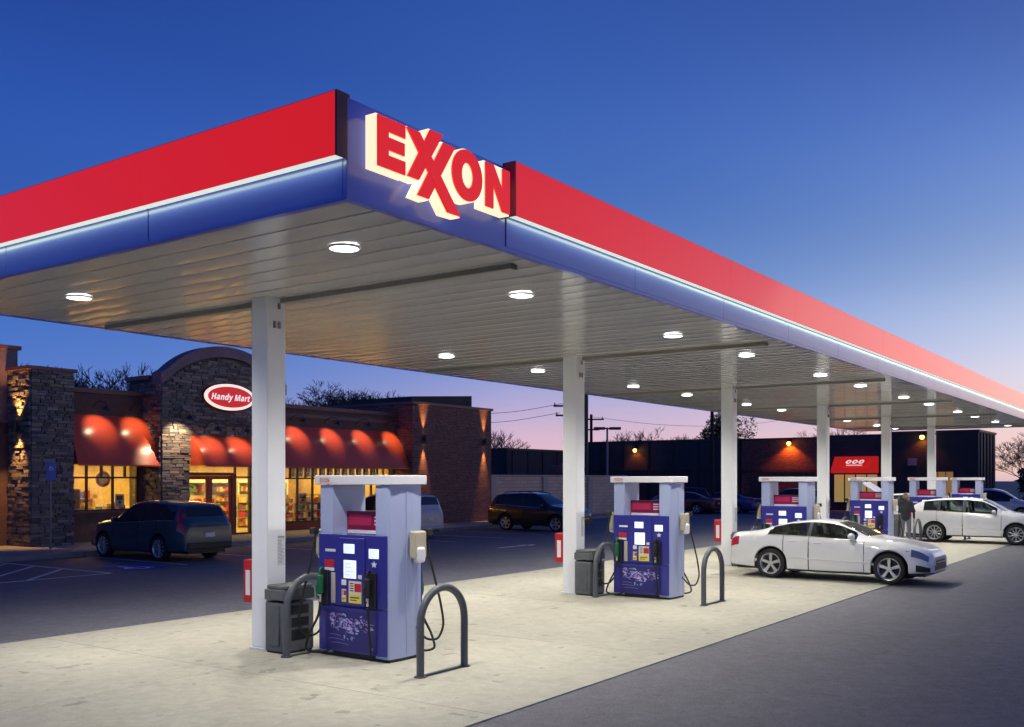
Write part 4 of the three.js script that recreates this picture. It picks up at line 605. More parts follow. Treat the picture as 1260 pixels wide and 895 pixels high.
  for (const s of [-1, 1]) {
    winF.forEach((w) => w[s].length && mesh('side_window', sub(w[s]), gm, car));
    doorF.forEach((d, k) => { const m = mesh('door', sub(d[s]), pm, car); if (!low) { const hx = S.doors[k][0] + 0.12, w = S.W / 2 * 0.985, y = belt(hx) - 0.13; mesh('door_handle', bx(hx, hx + 0.17, y, y + 0.028, s > 0 ? w - 0.01 : -w - 0.022, s > 0 ? w + 0.022 : -w + 0.01, 0.008), pm === opt.paint ? CM.rim : pm, m); } });
    if (!low) { const bp = []; for (let k = 0; k <= 14; k++) { const x = S.wins[0][0] - 0.02 + (S.wins[S.wins.length - 1][1] - S.wins[0][0] + 0.04) * k / 14, q = ring(x)[6]; bp.push(V3(x, q[0] + 0.004, s * (q[1] + 0.004))); } mesh('window_trim', tube(bp, 0.010, 28, 6), CM.rim, car); const cp = []; for (let k = 0; k <= 10; k++) { const x = S.wb[1] + Ra + 0.06 + (S.wb[0] - S.wb[1] - 2 * Ra - 0.12) * k / 10, q = ring(x)[2]; cp.push(V3(x, q[0] - 0.06, s * (q[1] + 0.001))); } mesh('side_moulding', tube(cp, 0.012, 24, 6), pm, car); }
    mesh('taillight', sub(lampF.tail[s], 0.006), CM.tail, car); mesh('headlight', sub(lampF.head[s], 0.006), CM.lamp, car); mesh('fog_duct', sub(lampF.duct[s], 0.005), CM.trim, car);
    const mx = S.shield[1] - 0.30, my = belt(mx) + 0.09, mz = s * (S.W / 2 * 0.93 + 0.10);
    const mir = mesh('mirror', [new THREE.SphereGeometry(1, 14, 10).scale(0.075, 0.075, 0.115).translate(mx, my, mz), bx(mx - 0.03, mx + 0.03, my - 0.09, my - 0.04, Math.min(mz, mz - s * 0.14), Math.max(mz, mz - s * 0.14), 0.01)], pm, car); mesh('mirror_glass', bx(mx - 0.08, mx - 0.06, my - 0.05, my + 0.05, mz - 0.085, mz + 0.085, 0.008), CM.dark, mir);
    mesh('sill_trim', bx(S.wb[1] + Ra + 0.02, S.wb[0] - Ra - 0.02, S.sill - 0.04, S.sill + 0.012, s > 0 ? S.W / 2 * 0.90 : -S.W / 2 * 0.955, s > 0 ? S.W / 2 * 0.955 : -S.W / 2 * 0.90, 0.01), CM.trim, car);
  }
  const W2 = S.W / 2;
  mesh('underbody', [bx(-hl + 0.12, hl - 0.18, S.sill - 0.05, S.sill + 0.03, -W2 * 0.68, W2 * 0.68), bx(S.wb[1] + Ra, S.wb[0] - Ra, S.sill - 0.03, S.sill + 0.02, -W2 * 0.9, W2 * 0.9), ...S.wb.map((c) => bx(c - Ra * 1.02, c + Ra * 1.02, S.sill, S.R + Ra + 0.02, -W2 * 0.66, W2 * 0.66)), ...S.wb.map((c) => bx(c - Ra, c + Ra, S.R + Ra + 0.0, S.R + Ra + 0.012, -W2 * 0.93, W2 * 0.93))], CM.trim, car);
  // nose and tail details
  const fb = belt(hl), nose = mesh('grille', [bx(hl - 0.035, hl + 0.012, S.sill + 0.09, S.sill + 0.20, -W2 * 0.55, W2 * 0.55, 0.01), bx(hl - 0.03, hl + 0.010, fb - 0.13, fb - 0.03, -W2 * 0.42, W2 * 0.42, 0.01)], CM.trim, car); mesh('bumper_lip', bx(hl - 0.25, hl - 0.02, S.sill + 0.01, S.sill + 0.05, -W2 * 0.6, W2 * 0.6, 0.01), CM.trim, car);
  mesh('grille_bar', bx(hl + 0.010, hl + 0.016, fb - 0.09, fb - 0.07, -W2 * 0.40, W2 * 0.40), CM.rim, nose);
  mesh('rear_bumper', bx(-hl - 0.035, -hl + 0.14, S.sill + 0.07, S.sill + 0.26, -W2 * 0.80, W2 * 0.80, 0.04), opt.lowTrim ? CM.trim : pm, car);
  mesh('number_plate', bx(-hl - 0.012, -hl + 0.006, belt(-hl) - 0.22, belt(-hl) - 0.10, -0.16, 0.16), CM.plate, car);
  if (!opt.dark) for (const [x, z] of [[0.15, -0.37], [0.15, 0.37], [-0.75, -0.37], [-0.75, 0.37]]) { const y = S.sill + 0.08; const st = mesh('seat', [bx(x - 0.25, x + 0.25, y, y + 0.26, z - 0.24, z + 0.24, 0.05), bx(-0.06, 0.08, y + 0.2, y + 0.74, -0.23, 0.23, 0.05).rotateZ(0.18).translate(x - 0.22, 0, z), bx(-0.04, 0.05, y + 0.72, y + 0.92, -0.12, 0.12, 0.04).rotateZ(0.15).translate(x - 0.24, 0, z)], CM.seat, car); }
  if (!opt.dark) { mesh('dashboard', bx(0.62, 1.0, S.sill + 0.2, belt(0.8) - 0.06, -W2 * 0.75, W2 * 0.75, 0.05), CM.seat, car); mesh('steering_wheel', new THREE.TorusGeometry(0.18, 0.016, 8, 24).rotateY(Math.PI / 2).rotateZ(0.35).translate(0.52, belt(0.6) - 0.02, -0.37), CM.trim, car); }
  if (opt.rails) for (const s of [-1, 1]) mesh('roof_rail', tube([V3(-1.6, roof(-1.6) - 0.03, s * W2 * 0.60), V3(-1.4, roof(-1.4) + 0.035, s * W2 * 0.60), V3(-0.4, roof(-0.4) + 0.03, s * W2 * 0.60), V3(0.1, roof(0.1) + 0.0, s * W2 * 0.60), V3(0.25, roof(0.25) - 0.04, s * W2 * 0.60)], 0.018, 24, 6), CM.trim, car);
  const wg = makeWheel(S.R, S.spokes);
  for (const c of S.wb) for (const s of [-1, 1]) { const w = new THREE.Group(); w.name = 'wheel'; w.position.set(c, S.R, s * (W2 - 0.125)); if (s < 0) w.rotation.y = Math.PI; car.add(w); mesh('tyre', wg.tyre.clone(), CM.tyre, w); mesh('rim', wg.rim.clone(), CM.rim, w); mesh('brake_disc', wg.hub.clone(), CM.trim, w); }
  return car;
}
const SOUTH = -Math.PI / 2, NORTH = Math.PI / 2;   // nose away from the shop, nose towards it
makeCar(COUPE4, 'sedan', 'white four-door sedan stopped between the second and third fuel pumps', [0.72, 0.73, 0.74], P(22.88, 6.98, 0.015), SOUTH);
makeCar(RAKED, 'crossover', 'white crossover refuelling beyond the fourth fuel pump', [0.74, 0.75, 0.77], P(38.55, 6.75, 0.015), SOUTH);
makeCar({ ...CUV, highTail: true }, 'crossover', 'dark blue crossover parked nose-in at the shop, beside the stone entry', [0.025, 0.055, 0.075], P(17.6, 25.0, 0), NORTH, { dark: true, lowTrim: true });
makeCar(VAN, 'minivan', 'silver minivan parked nose-in under the long awning, half behind the pump', [0.42, 0.43, 0.48], P(29.3, 26.9 - 0.1, 0), NORTH, { dark: true });
makeCar({ ...CUV, spokes: 6 }, 'crossover', 'black crossover parked broadside past the brick block', [0.006, 0.006, 0.007], P(36.5, 24.2, 0), SOUTH, { dark: true, rails: true });
// far vehicles
makeCar(VAN, 'minivan', 'white van cut off by the picture edge beyond the last pump', [0.7, 0.71, 0.74], P(60.5, 9.6, 0), SOUTH, { dark: true });
{ const c = makeCar(CUV, 'hatchback', 'white hatchback with its tailgate raised between the fifth and sixth pumps', [0.7, 0.7, 0.72], P(44.3, 9.4, 0.015), SOUTH, { dark: true }); const g = mesh('tailgate', [bx(-0.03, 0.03, 0, 1.05, -0.68, 0.68, 0.025).rotateZ(1.02).translate(-1.95, 1.56, 0)], paint([0.7, 0.7, 0.72]), c); }
[[62.5, 26.6, 'dark blue far-off car parked by the brick building with the orange lamp', SEDAN, [0.02, 0.05, 0.2], 'sedan'], [60.2, 28.4, 'dark red far-off car parked left of the blue one', SEDAN, [0.12, 0.02, 0.02], 'sedan'], [64.0, 22.4, 'grey far-off crossover parked before the red awning shop', CUV, [0.2, 0.2, 0.22], 'crossover'], [68.5, 8.6, 'dark blue far-off car beneath the pink-twigged tree', SEDAN, [0.03, 0.05, 0.16], 'sedan'], [66.5, 31.4, 'black far-off crossover parked by the long dark building', CUV, [0.02, 0.02, 0.022], 'crossover']].forEach(([u, v, l, S, c, n]) => makeCar(S, n, l, c, P(u, v, 0), NORTH + 0.05, { dark: true, low: true, group: 'cars parked across the lot' }));
// ---------- person refuelling the white crossover ----------
{
  function skin(bones, cell, k = 0.03) {     // bones: [a, b, ra, rb]; smooth union meshed on a grid
    const lo = V3(1e9, 1e9, 1e9), hi = V3(-1e9, -1e9, -1e9); for (const [a, b, ra, rb] of bones) { const m = Math.max(ra, rb) + 0.05; for (const p of [a, b]) { lo.min(p.clone().addScalar(-m)); hi.max(p.clone().addScalar(m)); } }
    const size = Math.max(hi.x - lo.x, hi.y - lo.y, hi.z - lo.z), n = Math.min(140, Math.ceil(size / cell) + 4), c = lo.clone().add(hi).multiplyScalar(0.5), mc = new MarchingCubes(n, new THREE.MeshStandardMaterial(), false, false, 200000), h = size / 2 * 1.06;
    const q = V3(0, 0, 0), ba = V3(0, 0, 0), pa = V3(0, 0, 0);
    for (let z = 0; z < n; z++) for (let y = 0; y < n; y++) for (let x = 0; x < n; x++) {
      q.set(c.x + h * (2 * x / n - 1), c.y + h * (2 * y / n - 1), c.z + h * (2 * z / n - 1)); let d = 1e3;
      for (const [a, b, ra, rb] of bones) { ba.subVectors(b, a); pa.subVectors(q, a); const t = Math.max(0, Math.min(1, pa.dot(ba) / Math.max(1e-9, ba.lengthSq()))), e = pa.addScaledVector(ba, -t).length() - (ra + (rb - ra) * t), m = Math.max(0, k - Math.abs(d - e)) / k; d = Math.min(d, e) - m * m * k / 4; }
      mc.field[x + y * n + z * n * n] = -d;
    }
    mc.isolation = 0; mc.update(); const g = new THREE.BufferGeometry(); g.setAttribute('position', new THREE.BufferAttribute(mc.positionArray.slice(0, mc.count * 3), 3)); g.setAttribute('normal', new THREE.BufferAttribute(mc.normalArray.slice(0, mc.count * 3), 3)); g.scale(h, h, h); g.translate(c.x, c.y, c.z); return g;
  }
  const m = thing('person', 'person in dark jacket and grey trousers standing between fourth pump and white crossover', 'person', P(36.75, 8.75, 0.0155), 0.15);
  const v = V3, sk = std([0.42, 0.26, 0.19], 0.6), jk = std([0.022, 0.024, 0.032], 0.85), tr = std([0.13, 0.14, 0.17], 0.85), hr = std([0.20, 0.15, 0.10], 0.8), sh = std([0.03, 0.03, 0.03], 0.6);
  // faces +x (towards the car)
  const hand = (o, d) => { const out = [[o, o.clone().addScaledVector(d, 0.07), 0.026, 0.03]]; [[-0.028, 0.075], [-0.01, 0.085], [0.01, 0.08], [0.028, 0.065]].forEach(([z, l]) => { const a = o.clone().addScaledVector(d, 0.075).add(v(0, 0, z)), b = a.clone().addScaledVector(d, l * 0.55), c = b.clone().add(v(-0.01, -l * 0.5, 0)); out.push([a, b, 0.0095, 0.009], [b, c, 0.009, 0.008]); }); out.push([o.clone().addScaledVector(d, 0.03), o.clone().addScaledVector(d, 0.07).add(v(0, 0.02, 0.045)), 0.011, 0.009]); return out; };
  const body = mesh('body', join([skin([[v(0.02, 1.45, 0), v(0.035, 1.54, 0), 0.058, 0.055], [v(0.04, 1.60, 0), v(0.035, 1.66, 0), 0.075, 0.088], [v(0.07, 1.57, 0), v(0.085, 1.555, 0), 0.055, 0.04], [v(0.125, 1.60, 0), v(0.14, 1.585, 0), 0.016, 0.014], [v(0.035, 1.60, 0.085), v(0.03, 1.63, 0.09), 0.018, 0.02], [v(0.035, 1.60, -0.085), v(0.03, 1.63, -0.09), 0.018, 0.02]], 0.006, 0.02), skin(hand(v(0.46, 1.04, -0.2), v(0.95, 0.1, 0).normalize()), 0.004, 0.01), skin(hand(v(0.10, 0.86, 0.27), v(0.25, -0.95, 0).normalize()), 0.004, 0.01)]), sk, m);
  mesh('eyes', [new THREE.SphereGeometry(0.011, 8, 6).translate(0.118, 1.635, 0.032), new THREE.SphereGeometry(0.011, 8, 6).translate(0.118, 1.635, -0.032)], sh, body); mesh('mouth', bx(0.115, 0.124, 1.548, 1.554, -0.022, 0.022, 0.002), std([0.3, 0.12, 0.1], 0.6), body);
  mesh('hair', skin([[v(0.005, 1.70, 0), v(0.05, 1.71, 0), 0.082, 0.07], [v(-0.03, 1.62, 0.02), v(-0.03, 1.62, -0.02), 0.075, 0.075]], 0.008, 0.03), hr, body);
  mesh('jacket', skin([[v(0, 1.02, 0), v(0, 1.20, 0), 0.155, 0.155], [v(0, 1.20, 0.05), v(0.01, 1.36, 0.07), 0.15, 0.13], [v(0, 1.20, -0.05), v(0.01, 1.36, -0.07), 0.15, 0.13], [v(0.0, 1.42, 0.15), v(0.0, 1.42, -0.15), 0.07, 0.07], [v(0, 1.41, 0.18), v(0.0, 1.14, 0.26), 0.065, 0.052], [v(0.0, 1.14, 0.26), v(0.09, 0.89, 0.27), 0.05, 0.038], [v(0, 1.41, -0.18), v(0.12, 1.15, -0.24), 0.065, 0.052], [v(0.12, 1.15, -0.24), v(0.44, 1.04, -0.20), 0.05, 0.038], [v(0.02, 1.44, 0), v(0.03, 1.48, 0), 0.08, 0.07], [v(0, 0.90, 0.05), v(0, 0.90, -0.05), 0.13, 0.13]], 0.014, 0.06), jk, body);
  mesh('trousers', skin([[v(0, 0.92, 0.06), v(0, 0.92, -0.06), 0.12, 0.12], [v(0, 0.86, 0.09), v(0.03, 0.48, 0.11), 0.092, 0.066], [v(0.03, 0.48, 0.11), v(0.0, 0.07, 0.12), 0.064, 0.052], [v(0, 0.86, -0.09), v(0.02, 0.48, -0.11), 0.092, 0.066], [v(0.02, 0.48, -0.11), v(-0.02, 0.07, -0.12), 0.064, 0.052]], 0.014, 0.04), tr, body);
  for (const [x, z] of [[0.0, 0.12], [-0.02, -0.12]]) mesh('shoe', skin([[v(x - 0.02, 0.05, z), v(x + 0.10, 0.042, z), 0.045, 0.04], [v(x + 0.10, 0.04, z), v(x + 0.17, 0.036, z), 0.042, 0.034]], 0.01, 0.02), sh, body);
}
// ---------- beyond the station ----------
function wedge(u0, u1, v0, v1, y0, y1) { return bw(u0, u1, v0, v1, y0, y1); }
{ // tan block wall
  const w = thing('block_wall', 'low tan block wall behind the black crossover', 'wall'), r = rng(44), a = [];
  mesh('wall_core', bw(40.7, 57, 31.05, 31.2, 0, 2.36), M.mortar, w);
  for (let row = 0; row < 12; row++) for (let u = 40.7 - (row % 2) * 0.3; u < 57; u += 0.6) { const b = bw(Math.max(40.7, u) + 0.006, Math.min(57, u + 0.6) - 0.006, 31.02 - 0.006 * r(), 31.05, row * 0.2 + 0.006, row * 0.2 + 0.194), t = 0.70 + 0.12 * r(), c = new Float32Array(b.attributes.position.count * 3); for (let i = 0; i < c.length; i += 3) { c[i] = t; c[i + 1] = t * 0.73; c[i + 2] = t * 0.50; } b.setAttribute('color', new THREE.BufferAttribute(c, 3)); a.push(b); }
  stuff(mesh('blocks', a, M.block, w)); mesh('wall_cap', bw(40.68, 57.05, 30.95, 31.28, 2.402, 2.5, 0.01), std([0.52, 0.42, 0.34], 0.85), w);
  for (let u = 42; u < 57; u += 5) mesh('wall_pier', bw(u, u + 0.5, 30.9, 31.01, 0, 2.40), std([0.55, 0.45, 0.37], 0.85), w);
  settle(w);
  const k = new THREE.Group(); k.name = 'far_kerb'; structure(k); scene.add(k); for (let u = 41.0; u < 58; u += 3) mesh('kerb', bw(u + 0.01, u + 2.99, 28.6, 30.85, -0.05, 0.13, 0.02), M.walk, k);
}
function shed(name, label, cat, u0, u1, v0, v1, h, mat, extras) { const g = thing(name, label, cat); mesh('wall', bw(u0, u1, v0, v1, 0, h), mat, g); mesh('parapet_cap', bw(u0 - 0.08, u1 + 0.08, v0 - 0.08, v1 + 0.08, h + 0.002, h + 0.14), M.bronze, g); extras?.(g); return settle(g); }
const onU = (g, name, m, u, v0, v1, y0, y1, d = 0.06) => mesh(name, bw(u - d, u - 0.004, v0, v1, y0, y1), m, g);   // piece on a face towards -u
shed('warehouse', 'low dark building behind the tan wall, next to the brick block', 'building', 57.6, 66, 41, 55, 4.35, M.darkWall, (g) => { for (let k = 0; k < 4; k++) mesh('wall_rib', bw(58.2 + k * 2, 58.32 + k * 2, 40.94, 40.996, 0, 4.3), M.darkWall2, g); });
shed('warehouse', 'long dark flat-roofed building beyond the second fuel pump', 'building', 72, 84, 29.3, 43.2, 5.25, M.darkWall, (g) => { for (let k = 0; k < 6; k++) onU(g, 'wall_rib', M.black2, 72, 30.5 + k * 2.2, 30.62 + k * 2.2, 0, 5.2); onU(g, 'loading_door', M.black2, 72, 33.5, 36, 0, 2.8, 0.05); onU(g, 'wall_band', M.darkWall2, 72, 29.4, 43.1, 2.95, 3.1, 0.08); });
shed('brick_building', 'brick building washed by an orange wall lamp behind the third pump', 'building', 72, 84, 22.9, 29.2, 5.2, M.farBrick, (g) => { onU(g, 'wall_band', M.darkWall2, 72, 22.95, 29.15, 2.75, 2.95, 0.07); onU(g, 'door', M.black2, 72, 27.4, 28.5, 0, 2.2, 0.05); });
shed('shopfront', 'small shopfront with a bright red awning and a lit window', 'shop', 72.1, 84, 18.5, 22.8, 5.3, M.darkWall, (g) => {
  const win = onU(g, 'window', M.frame, 72.1, 19.0, 22.2, 0.5, 2.65, 0.05); for (let k = 0; k < 4; k++) mesh('window_light', bw(72.02, 72.04, 19.08 + k * 0.78, 19.76 + k * 0.78, 0.6, 2.58), canvasMat(64, 96, (x, w, h) => { const r = rng(k * 7 + 3); x.fillStyle = '#c8a860'; x.fillRect(0, 0, w, h); for (let i = 0; i < 14; i++) { x.fillStyle = ['#6a4a28', '#e0cfa0', '#8a7a48', '#3a3020'][Math.floor(r() * 4)]; x.fillRect(r() * 54, r() * 84, 6 + r() * 14, 6 + r() * 22); } }, { lit: 0.45 }), win);
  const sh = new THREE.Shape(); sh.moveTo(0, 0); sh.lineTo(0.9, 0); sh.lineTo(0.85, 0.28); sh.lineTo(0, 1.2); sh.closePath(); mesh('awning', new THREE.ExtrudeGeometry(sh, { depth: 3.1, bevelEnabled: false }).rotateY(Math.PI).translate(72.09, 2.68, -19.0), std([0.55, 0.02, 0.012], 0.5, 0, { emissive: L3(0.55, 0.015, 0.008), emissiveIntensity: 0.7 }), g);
  const t = canvasMat(256, 96, (x, w, h) => { x.fillStyle = '#c41a10'; x.fillRect(0, 0, w, h); x.fillStyle = '#ffe6dc'; for (let k = 0; k < 3; k++) { x.save(); x.translate(66 + k * 60, 40); x.transform(1, 0, -0.25, 1, 0, 0); x.beginPath(); x.ellipse(0, 0, 26, 24, 0, 0, 7); x.ellipse(0, 0, 9, 11, 0, 0, 7, true); x.fill('evenodd'); x.restore(); } x.fillRect(50, 76, 150, 10); }, { lit: 0.8 });
  const pl = new THREE.PlaneGeometry(1.9, 0.75).rotateX(-0.72).rotateY(-Math.PI / 2).translate(71.585, 3.44, -20.5); mesh('awning_sign', pl, t, g, true);
});
shed('big_store', 'large black box-shaped building at the far right of the lot', 'building', 72, 78.5, 12.5, 18.4, 5.45, M.black2, (g) => {
  const win = onU(g, 'window', M.frame, 72, 14.0, 15.6, 0.5, 2.85, 0.05); for (let k = 0; k < 3; k++) mesh('window_light', bw(71.92, 71.94, 14.06 + k * 0.5, 14.5 + k * 0.5, 0.6, 2.75), canvasMat(64, 128, (x, w, h) => { const r = rng(k * 11 + 5); x.fillStyle = '#b98a48'; x.fillRect(0, 0, w, h); for (let i = 0; i < 22; i++) { x.fillStyle = ['#4a3018', '#e0b878', '#7a5a30', '#2a2018', '#f0d8a0'][Math.floor(r() * 5)]; x.fillRect(r() * 56, r() * 118, 4 + r() * 14, 5 + r() * 20); } }, { lit: 0.4 }), win); onU(g, 'wall_sign', M.steel, 72, 16.4, 17.0, 3.2, 3.7, 0.08);
  for (let k = 0; k < 5; k++) mesh('wall_rib', bw(72.5 + k * 1.2, 72.6 + k * 1.2, 12.43, 12.496, 0, 5.4), M.darkWall, g);
});
// sodium wall lamps
{
  const proto = thing('sodium_lamp', '', 'lamp', V3(0, 0, 0), 0, 'orange wall lamps on the far buildings');
  mesh('bracket', bx(-0.12, 0.0, -0.08, 0.08, -0.1, 0.1, 0.02), M.bronze, proto); mesh('hood', bx(-0.42, -0.10, 0.06, 0.16, -0.2, 0.2, 0.03), M.bronze, proto); mesh('bulb', new THREE.SphereGeometry(0.15, 14, 10).translate(-0.27, -0.06, 0), M.sodium, proto);
  let k = 0; const put = (at, turn, l, I) => { if (k++) copy(proto, l, at, turn); else { proto.position.copy(at); proto.rotation.y = turn; proto.userData.label = l; } const d = V3(-0.27, -0.06, 0).applyAxisAngle(V3(0, 1, 0), turn).add(at), away = V3(-1, 0, 0).applyAxisAngle(V3(0, 1, 0), turn); spot(0xff7a1c, I, d.clone().add(V3(0, -0.02, 0)), d.clone().add(V3(0, -3, 0)).addScaledVector(away, -0.5), 1.05, 0.35, 5); };
  put(P(58.6, 40.93, 4.15), -Math.PI / 2, 'orange sodium lamp on the dark building beside the brick block', 5);
  put(P(71.93, 38.2, 4.65), 0, 'orange sodium lamp on the long dark building beyond the second pump', 5);
  put(P(71.93, 25.35, 4.95), 0, 'orange sodium lamp washing the brick building behind the third pump', 34);
  put(P(71.93, 16.0, 5.2), 0, 'orange sodium lamp high on the black building by the last column', 12);
}
// poles and wires
{
  const util = (name, label, u, v, h, r, arms, cat = 'utility pole') => { const g = thing(name, label, cat, P(u, v, 0), 0, 'poles beyond the station'); mesh('pole', cyl(r, r * 0.75, h, 0, 0, 0, 10), M.wood, g); for (const [y, w] of arms) { const a = mesh('crossarm', bx(-0.06, 0.06, y, y + 0.12, -w, w).rotateY(0.5), M.wood, g); for (const s of [-0.9, 0, 0.9]) mesh('insulator', cyl(0.05, 0.04, 0.16, 0, y + 0.12, s * w * 0.98, 8).rotateY(0.5), M.steel, a); } return g; };
  util('utility_pole', 'thin tall pole with crossarms, right of the brick block', 57.2, 35.9, 7.9, 0.11, [[7.2, 0.75], [6.55, 0.6]]);
  util('utility_pole', 'wooden pole with two crossarms between the first pumps\' columns, over the roofs', 74.5, 44.0, 7.9, 0.16, [[7.4, 1.1], [6.5, 0.7]]);
  util('utility_pole', 'wooden pole standing among the bare trees behind the long awning', 50, 47.2, 8.0, 0.12, [[7.5, 0.7]]);
  util('utility_pole', 'plain tall pole just left of the third canopy column', 62.0, 27.2, 7.6, 0.15, []);
  const sp = thing('sign_pole', 'thick dark steel pole just left of the second canopy column', 'pole', P(53.6, 32.1, 0)); mesh('pole', cyl(0.2, 0.2, 8.8, 0, 0, 0, 18), std([0.02, 0.022, 0.03], 0.5), sp); mesh('collar', cyl(0.26, 0.24, 0.3, 0, 0, 0, 18), M.black2, sp);
  const lp = thing('lot_light', 'unlit parking-lot light with two flat heads over the dark roofs', 'street lamp', P(60.8, 34.6, 0)); mesh('pole', cyl(0.09, 0.07, 5.9, 0, 0, 0, 10), M.steel, lp); mesh('arm', bx(-0.05, 0.05, 5.78, 5.86, -0.9, 0.9).rotateY(0.6), M.bronze, lp); for (const s of [-1, 1]) mesh('lamp_head', bx(-0.28, 0.28, 5.74, 5.92, s > 0 ? 0.15 : -0.95, s > 0 ? 0.95 : -0.15, 0.03).rotateY(0.6), M.bronze, lp);
  const wire = (a, b, sag, l) => { const m = a.clone().add(b).multiplyScalar(0.5); m.y -= sag; alone('power_line', tube([a, a.clone().lerp(m, 0.5).setY((a.y + m.y) / 2 - sag * 0.25), m, b.clone().lerp(m, 0.5).setY((b.y + m.y) / 2 - sag * 0.25), b], 0.016, 24, 4), M.black2, l, 'cable', 'power lines'); };
  wire(P(57.2, 35.9, 7.45), P(50, 47, 7.6), 0.8, 'uppermost power line running left from the thin pole'); wire(P(57.2, 36.3, 6.8), P(50, 47.4, 7.0), 0.8, 'lower power line running left from the thin pole'); wire(P(57.2, 35.9, 7.45), P(74.5, 44.0, 7.7), 0.7, 'upper power line between the two wooden poles'); wire(P(57.2, 35.5, 6.8), P(74.5, 43.4, 6.8), 0.7, 'lower power line between the two wooden poles'); wire(P(74.5, 44, 7.7), P(110, 38, 9.2), 0.9, 'power line running right from the wooden pole over the roofs');
}
// trees
function bareTree(seed, h, spread, depth = 6, thick = 1) {
  const r = rng(seed), trunk = [], twig = [];
  const seg = (a, b, r0, r1, out, n) => { const d = b.clone().sub(a).normalize(), s = Math.abs(d.y) < 0.9 ? V3(0, 1, 0) : V3(1, 0, 0), x = s.cross(d).normalize(), y = d.clone().cross(x); const A = [], B = []; for (let k = 0; k < n; k++) { const t = 2 * Math.PI * k / n, q = x.clone().multiplyScalar(Math.cos(t)).addScaledVector(y, Math.sin(t)); A.push([a.clone().addScaledVector(q, r0), q]); B.push([b.clone().addScaledVector(q, r1), q]); } for (let k = 0; k < n; k++) { const m = (k + 1) % n; for (const [p, q] of [A[k], A[m], B[m], A[k], B[m], B[k]]) out.push(p.x, p.y, p.z, q.x, q.y, q.z); } };
  const grow = (a, dir, len, rad, lv) => {
    let p = a.clone(), d = dir.clone(), rr = rad; const n = lv > 3 ? 3 : 2;
    for (let k = 0; k < n; k++) { const q = p.clone().addScaledVector(d, len / n), r2 = rr * 0.86; seg(p, q, Math.max(rr, 0.0017 * h * thick), Math.max(r2, 0.0014 * h * thick), lv >= depth - 1 ? trunk : twig, lv > depth - 2 ? 7 : lv > 2 ? 4 : 3); p = q; rr = r2; d.add(V3(r() - 0.5, r() * 0.25, r() - 0.5).multiplyScalar(0.35)).normalize(); if (lv > 0 && k > 0 && lv < depth) { const c = d.clone().add(V3(r() - 0.5, r() * 0.3, r() - 0.5).multiplyScalar(1.5)).normalize(); grow(p, c, len * 0.55, rr * 0.5, lv - 2); } }
    if (lv <= 0) return; const kids = lv === depth ? 5 : 3; for (let k = 0; k < kids; k++) { const az = (k + r()) * 2 * Math.PI / kids, tilt = (0.35 + 0.45 * r()) * spread, s = V3(Math.cos(az), 0, Math.sin(az)); const c = d.clone().multiplyScalar(Math.cos(tilt)).addScaledVector(s, Math.sin(tilt)).normalize(); grow(p, c, len * (0.66 + 0.2 * r()), rr * 0.68, lv - 1); }
  };
  grow(V3(0, 0, 0), V3(0.02, 1, 0.03).normalize(), h * 0.24, 0.022 * h * thick, depth);
  const geo = (a) => { const n = a.length / 6, P_ = new Float32Array(n * 3), N_ = new Float32Array(n * 3); for (let i = 0; i < n; i++) for (let c = 0; c < 3; c++) { P_[3 * i + c] = a[6 * i + c]; N_[3 * i + c] = a[6 * i + 3 + c]; } const g = new THREE.BufferGeometry(); g.setAttribute('position', new THREE.BufferAttribute(P_, 3)); g.setAttribute('normal', new THREE.BufferAttribute(N_, 3)); return g; };
  const gs = [geo(trunk), geo(twig)], box = new THREE.Box3(); for (const q of gs) { q.computeBoundingBox(); box.union(q.boundingBox); } const k = h / box.max.y; gs.forEach((q) => q.scale(k, k, k)); return gs;
}
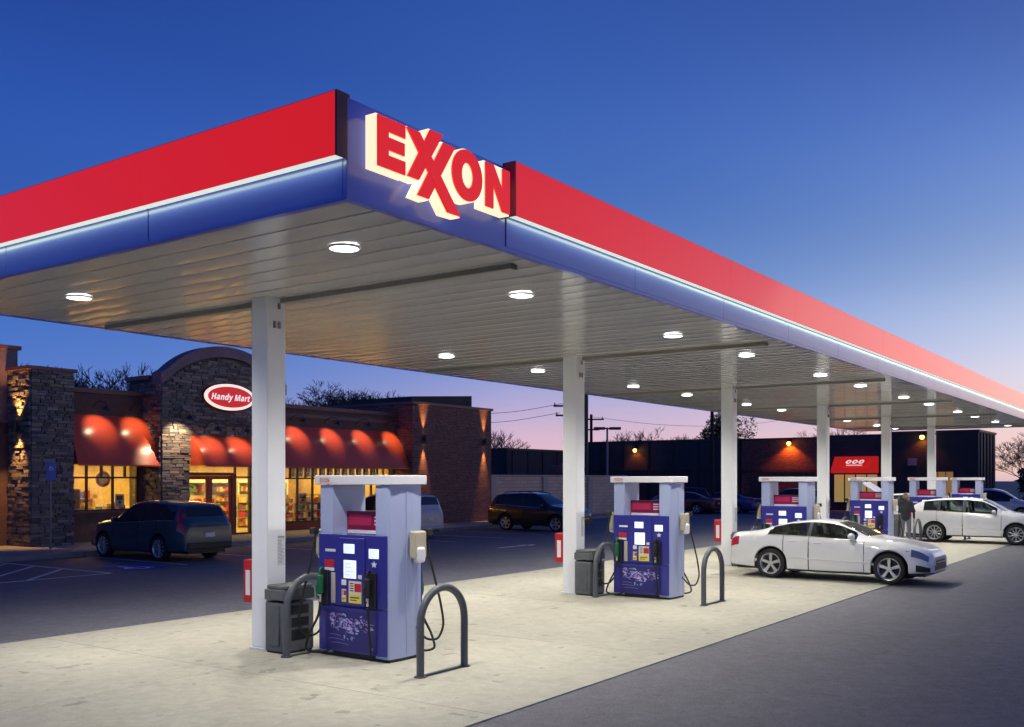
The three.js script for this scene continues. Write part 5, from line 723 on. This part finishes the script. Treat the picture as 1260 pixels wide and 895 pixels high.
{
  const put = (seed, h, spread, u, v, label, mat = M.twig, depth = 6, y = 0, group = 'bare trees') => { const t = thing('bare_tree', label, 'tree', P(u, v, y), seed * 1.3, group), [a, b] = bareTree(seed, h, spread, depth); mesh('trunk', a, M.bark, t); mesh('crown', b, mat, t); return t; };
  put(3, 8.4, 1.0, 28.4, 47, 'bare tree rising behind the left wing of the shop');
  put(7, 9.6, 1.15, 52, 53, 'broad bare tree rising behind the long awning, right of the column', M.twig, 7);
  const c = put(11, 9.3, 1.15, 56.5, 54, 'bare tree beside the broad one, nearer the brick block', M.twig, 7);
  const small = [[66, 49, 6.3, 'small bare tree above the low dark building'], [70, 50.5, 6.6, 'second small bare tree above the low dark building'], [88, 47, 7.3, 'bare tree above the long dark building, right of the lot light'], [90, 44, 7.6, 'bare tree above the long dark building, beside the plain pole'], [92, 50, 7.0, 'bare tree above the long dark building, by the wooden pole'], [96, 28.5, 7.6, 'bare tree above the brick building']];
  small.forEach(([u, v, h, l], i) => put(20 + i, h, 1.0, u, v, l, M.twig, 5));
  put(40, 6.4, 1.1, 88, 11.4, 'taller pink-twigged bare tree beside the black box-shaped building', M.redTwig, 6); put(41, 5.2, 1.1, 84, 8.4, 'shorter pink-twigged bare tree further from the black box-shaped building', M.redTwig, 6);
  put(43, 3.4, 0.9, 52.6, 33.5, 'small reddish leafless tree beside the thick dark pole', M.redTwig, 6);
  // evergreen: trunk and needle sprays
  const ev = thing('evergreen_tree', 'dense dark evergreen tree behind the third canopy column', 'tree', P(86, 36.2, 0)), r = rng(77), pos = [], nor = []; mesh('trunk', cyl(0.3, 0.1, 7.4, 0, 0, 0, 9), M.bark, ev);
  const clumps = []; for (let k = 0; k < 46; k++) { const y = 2.2 + 6.0 * r(), R = 2.9 * Math.sin(Math.PI * Math.min(1, (y - 1.2) / 7.6)) , a = r() * 6.283, q = Math.sqrt(r()) * R; clumps.push([1.2 * q * Math.cos(a), y, 1.2 * q * Math.sin(a), 0.6 + 0.6 * r()]); }
  for (const [x, y, z, s] of clumps) for (let k = 0; k < 190; k++) { const d = V3(r() - 0.5, r() - 0.5, r() - 0.5).normalize(), p = V3(x, y, z).addScaledVector(d, s * Math.cbrt(r())), a = V3(r() - 0.5, r() - 0.5, r() - 0.5).normalize().multiplyScalar(0.13 + 0.12 * r()), b = V3(r() - 0.5, r() - 0.5, r() - 0.5).normalize().multiplyScalar(0.06), n = a.clone().cross(b).normalize(); for (const q of [p.clone().add(a), p.clone().sub(a).add(b), p.clone().sub(a).sub(b)]) { pos.push(q.x, q.y, q.z); nor.push(n.x, n.y, n.z); } }
  const g = new THREE.BufferGeometry(); g.setAttribute('position', new THREE.Float32BufferAttribute(pos, 3)); g.setAttribute('normal', new THREE.Float32BufferAttribute(nor, 3)); mesh('crown', g, M.needle, ev);
  // hedge belt at the far edge of the lot
  const hp = [], hn = []; for (let k = 0; k < 26000; k++) { const u = 92 + 16 * r(), v = -8 + 21 * r(), top = 2.3 + 1.6 * nA(u / 30, v / 14), p = V3(u, top * Math.sqrt(r()), -v), a = V3(r() - 0.5, r() - 0.5, r() - 0.5).multiplyScalar(0.55), b = V3(r() - 0.5, r() - 0.5, r() - 0.5).multiplyScalar(0.4), n = a.clone().cross(b).normalize(); for (const q of [p.clone().add(a), p.clone().sub(a).add(b), p.clone().sub(b)]) { hp.push(q.x, q.y, q.z); hn.push(n.x, n.y, n.z); } }
  const hg = new THREE.BufferGeometry(); hg.setAttribute('position', new THREE.Float32BufferAttribute(hp, 3)); hg.setAttribute('normal', new THREE.Float32BufferAttribute(hn, 3)); const hm = mesh('undergrowth', hg, M.needle); hm.userData.kind = 'stuff'; hm.userData.label = 'dark undergrowth along the far edge of the lot'; hm.userData.category = 'undergrowth';
}
renderer.render(scene, camera);
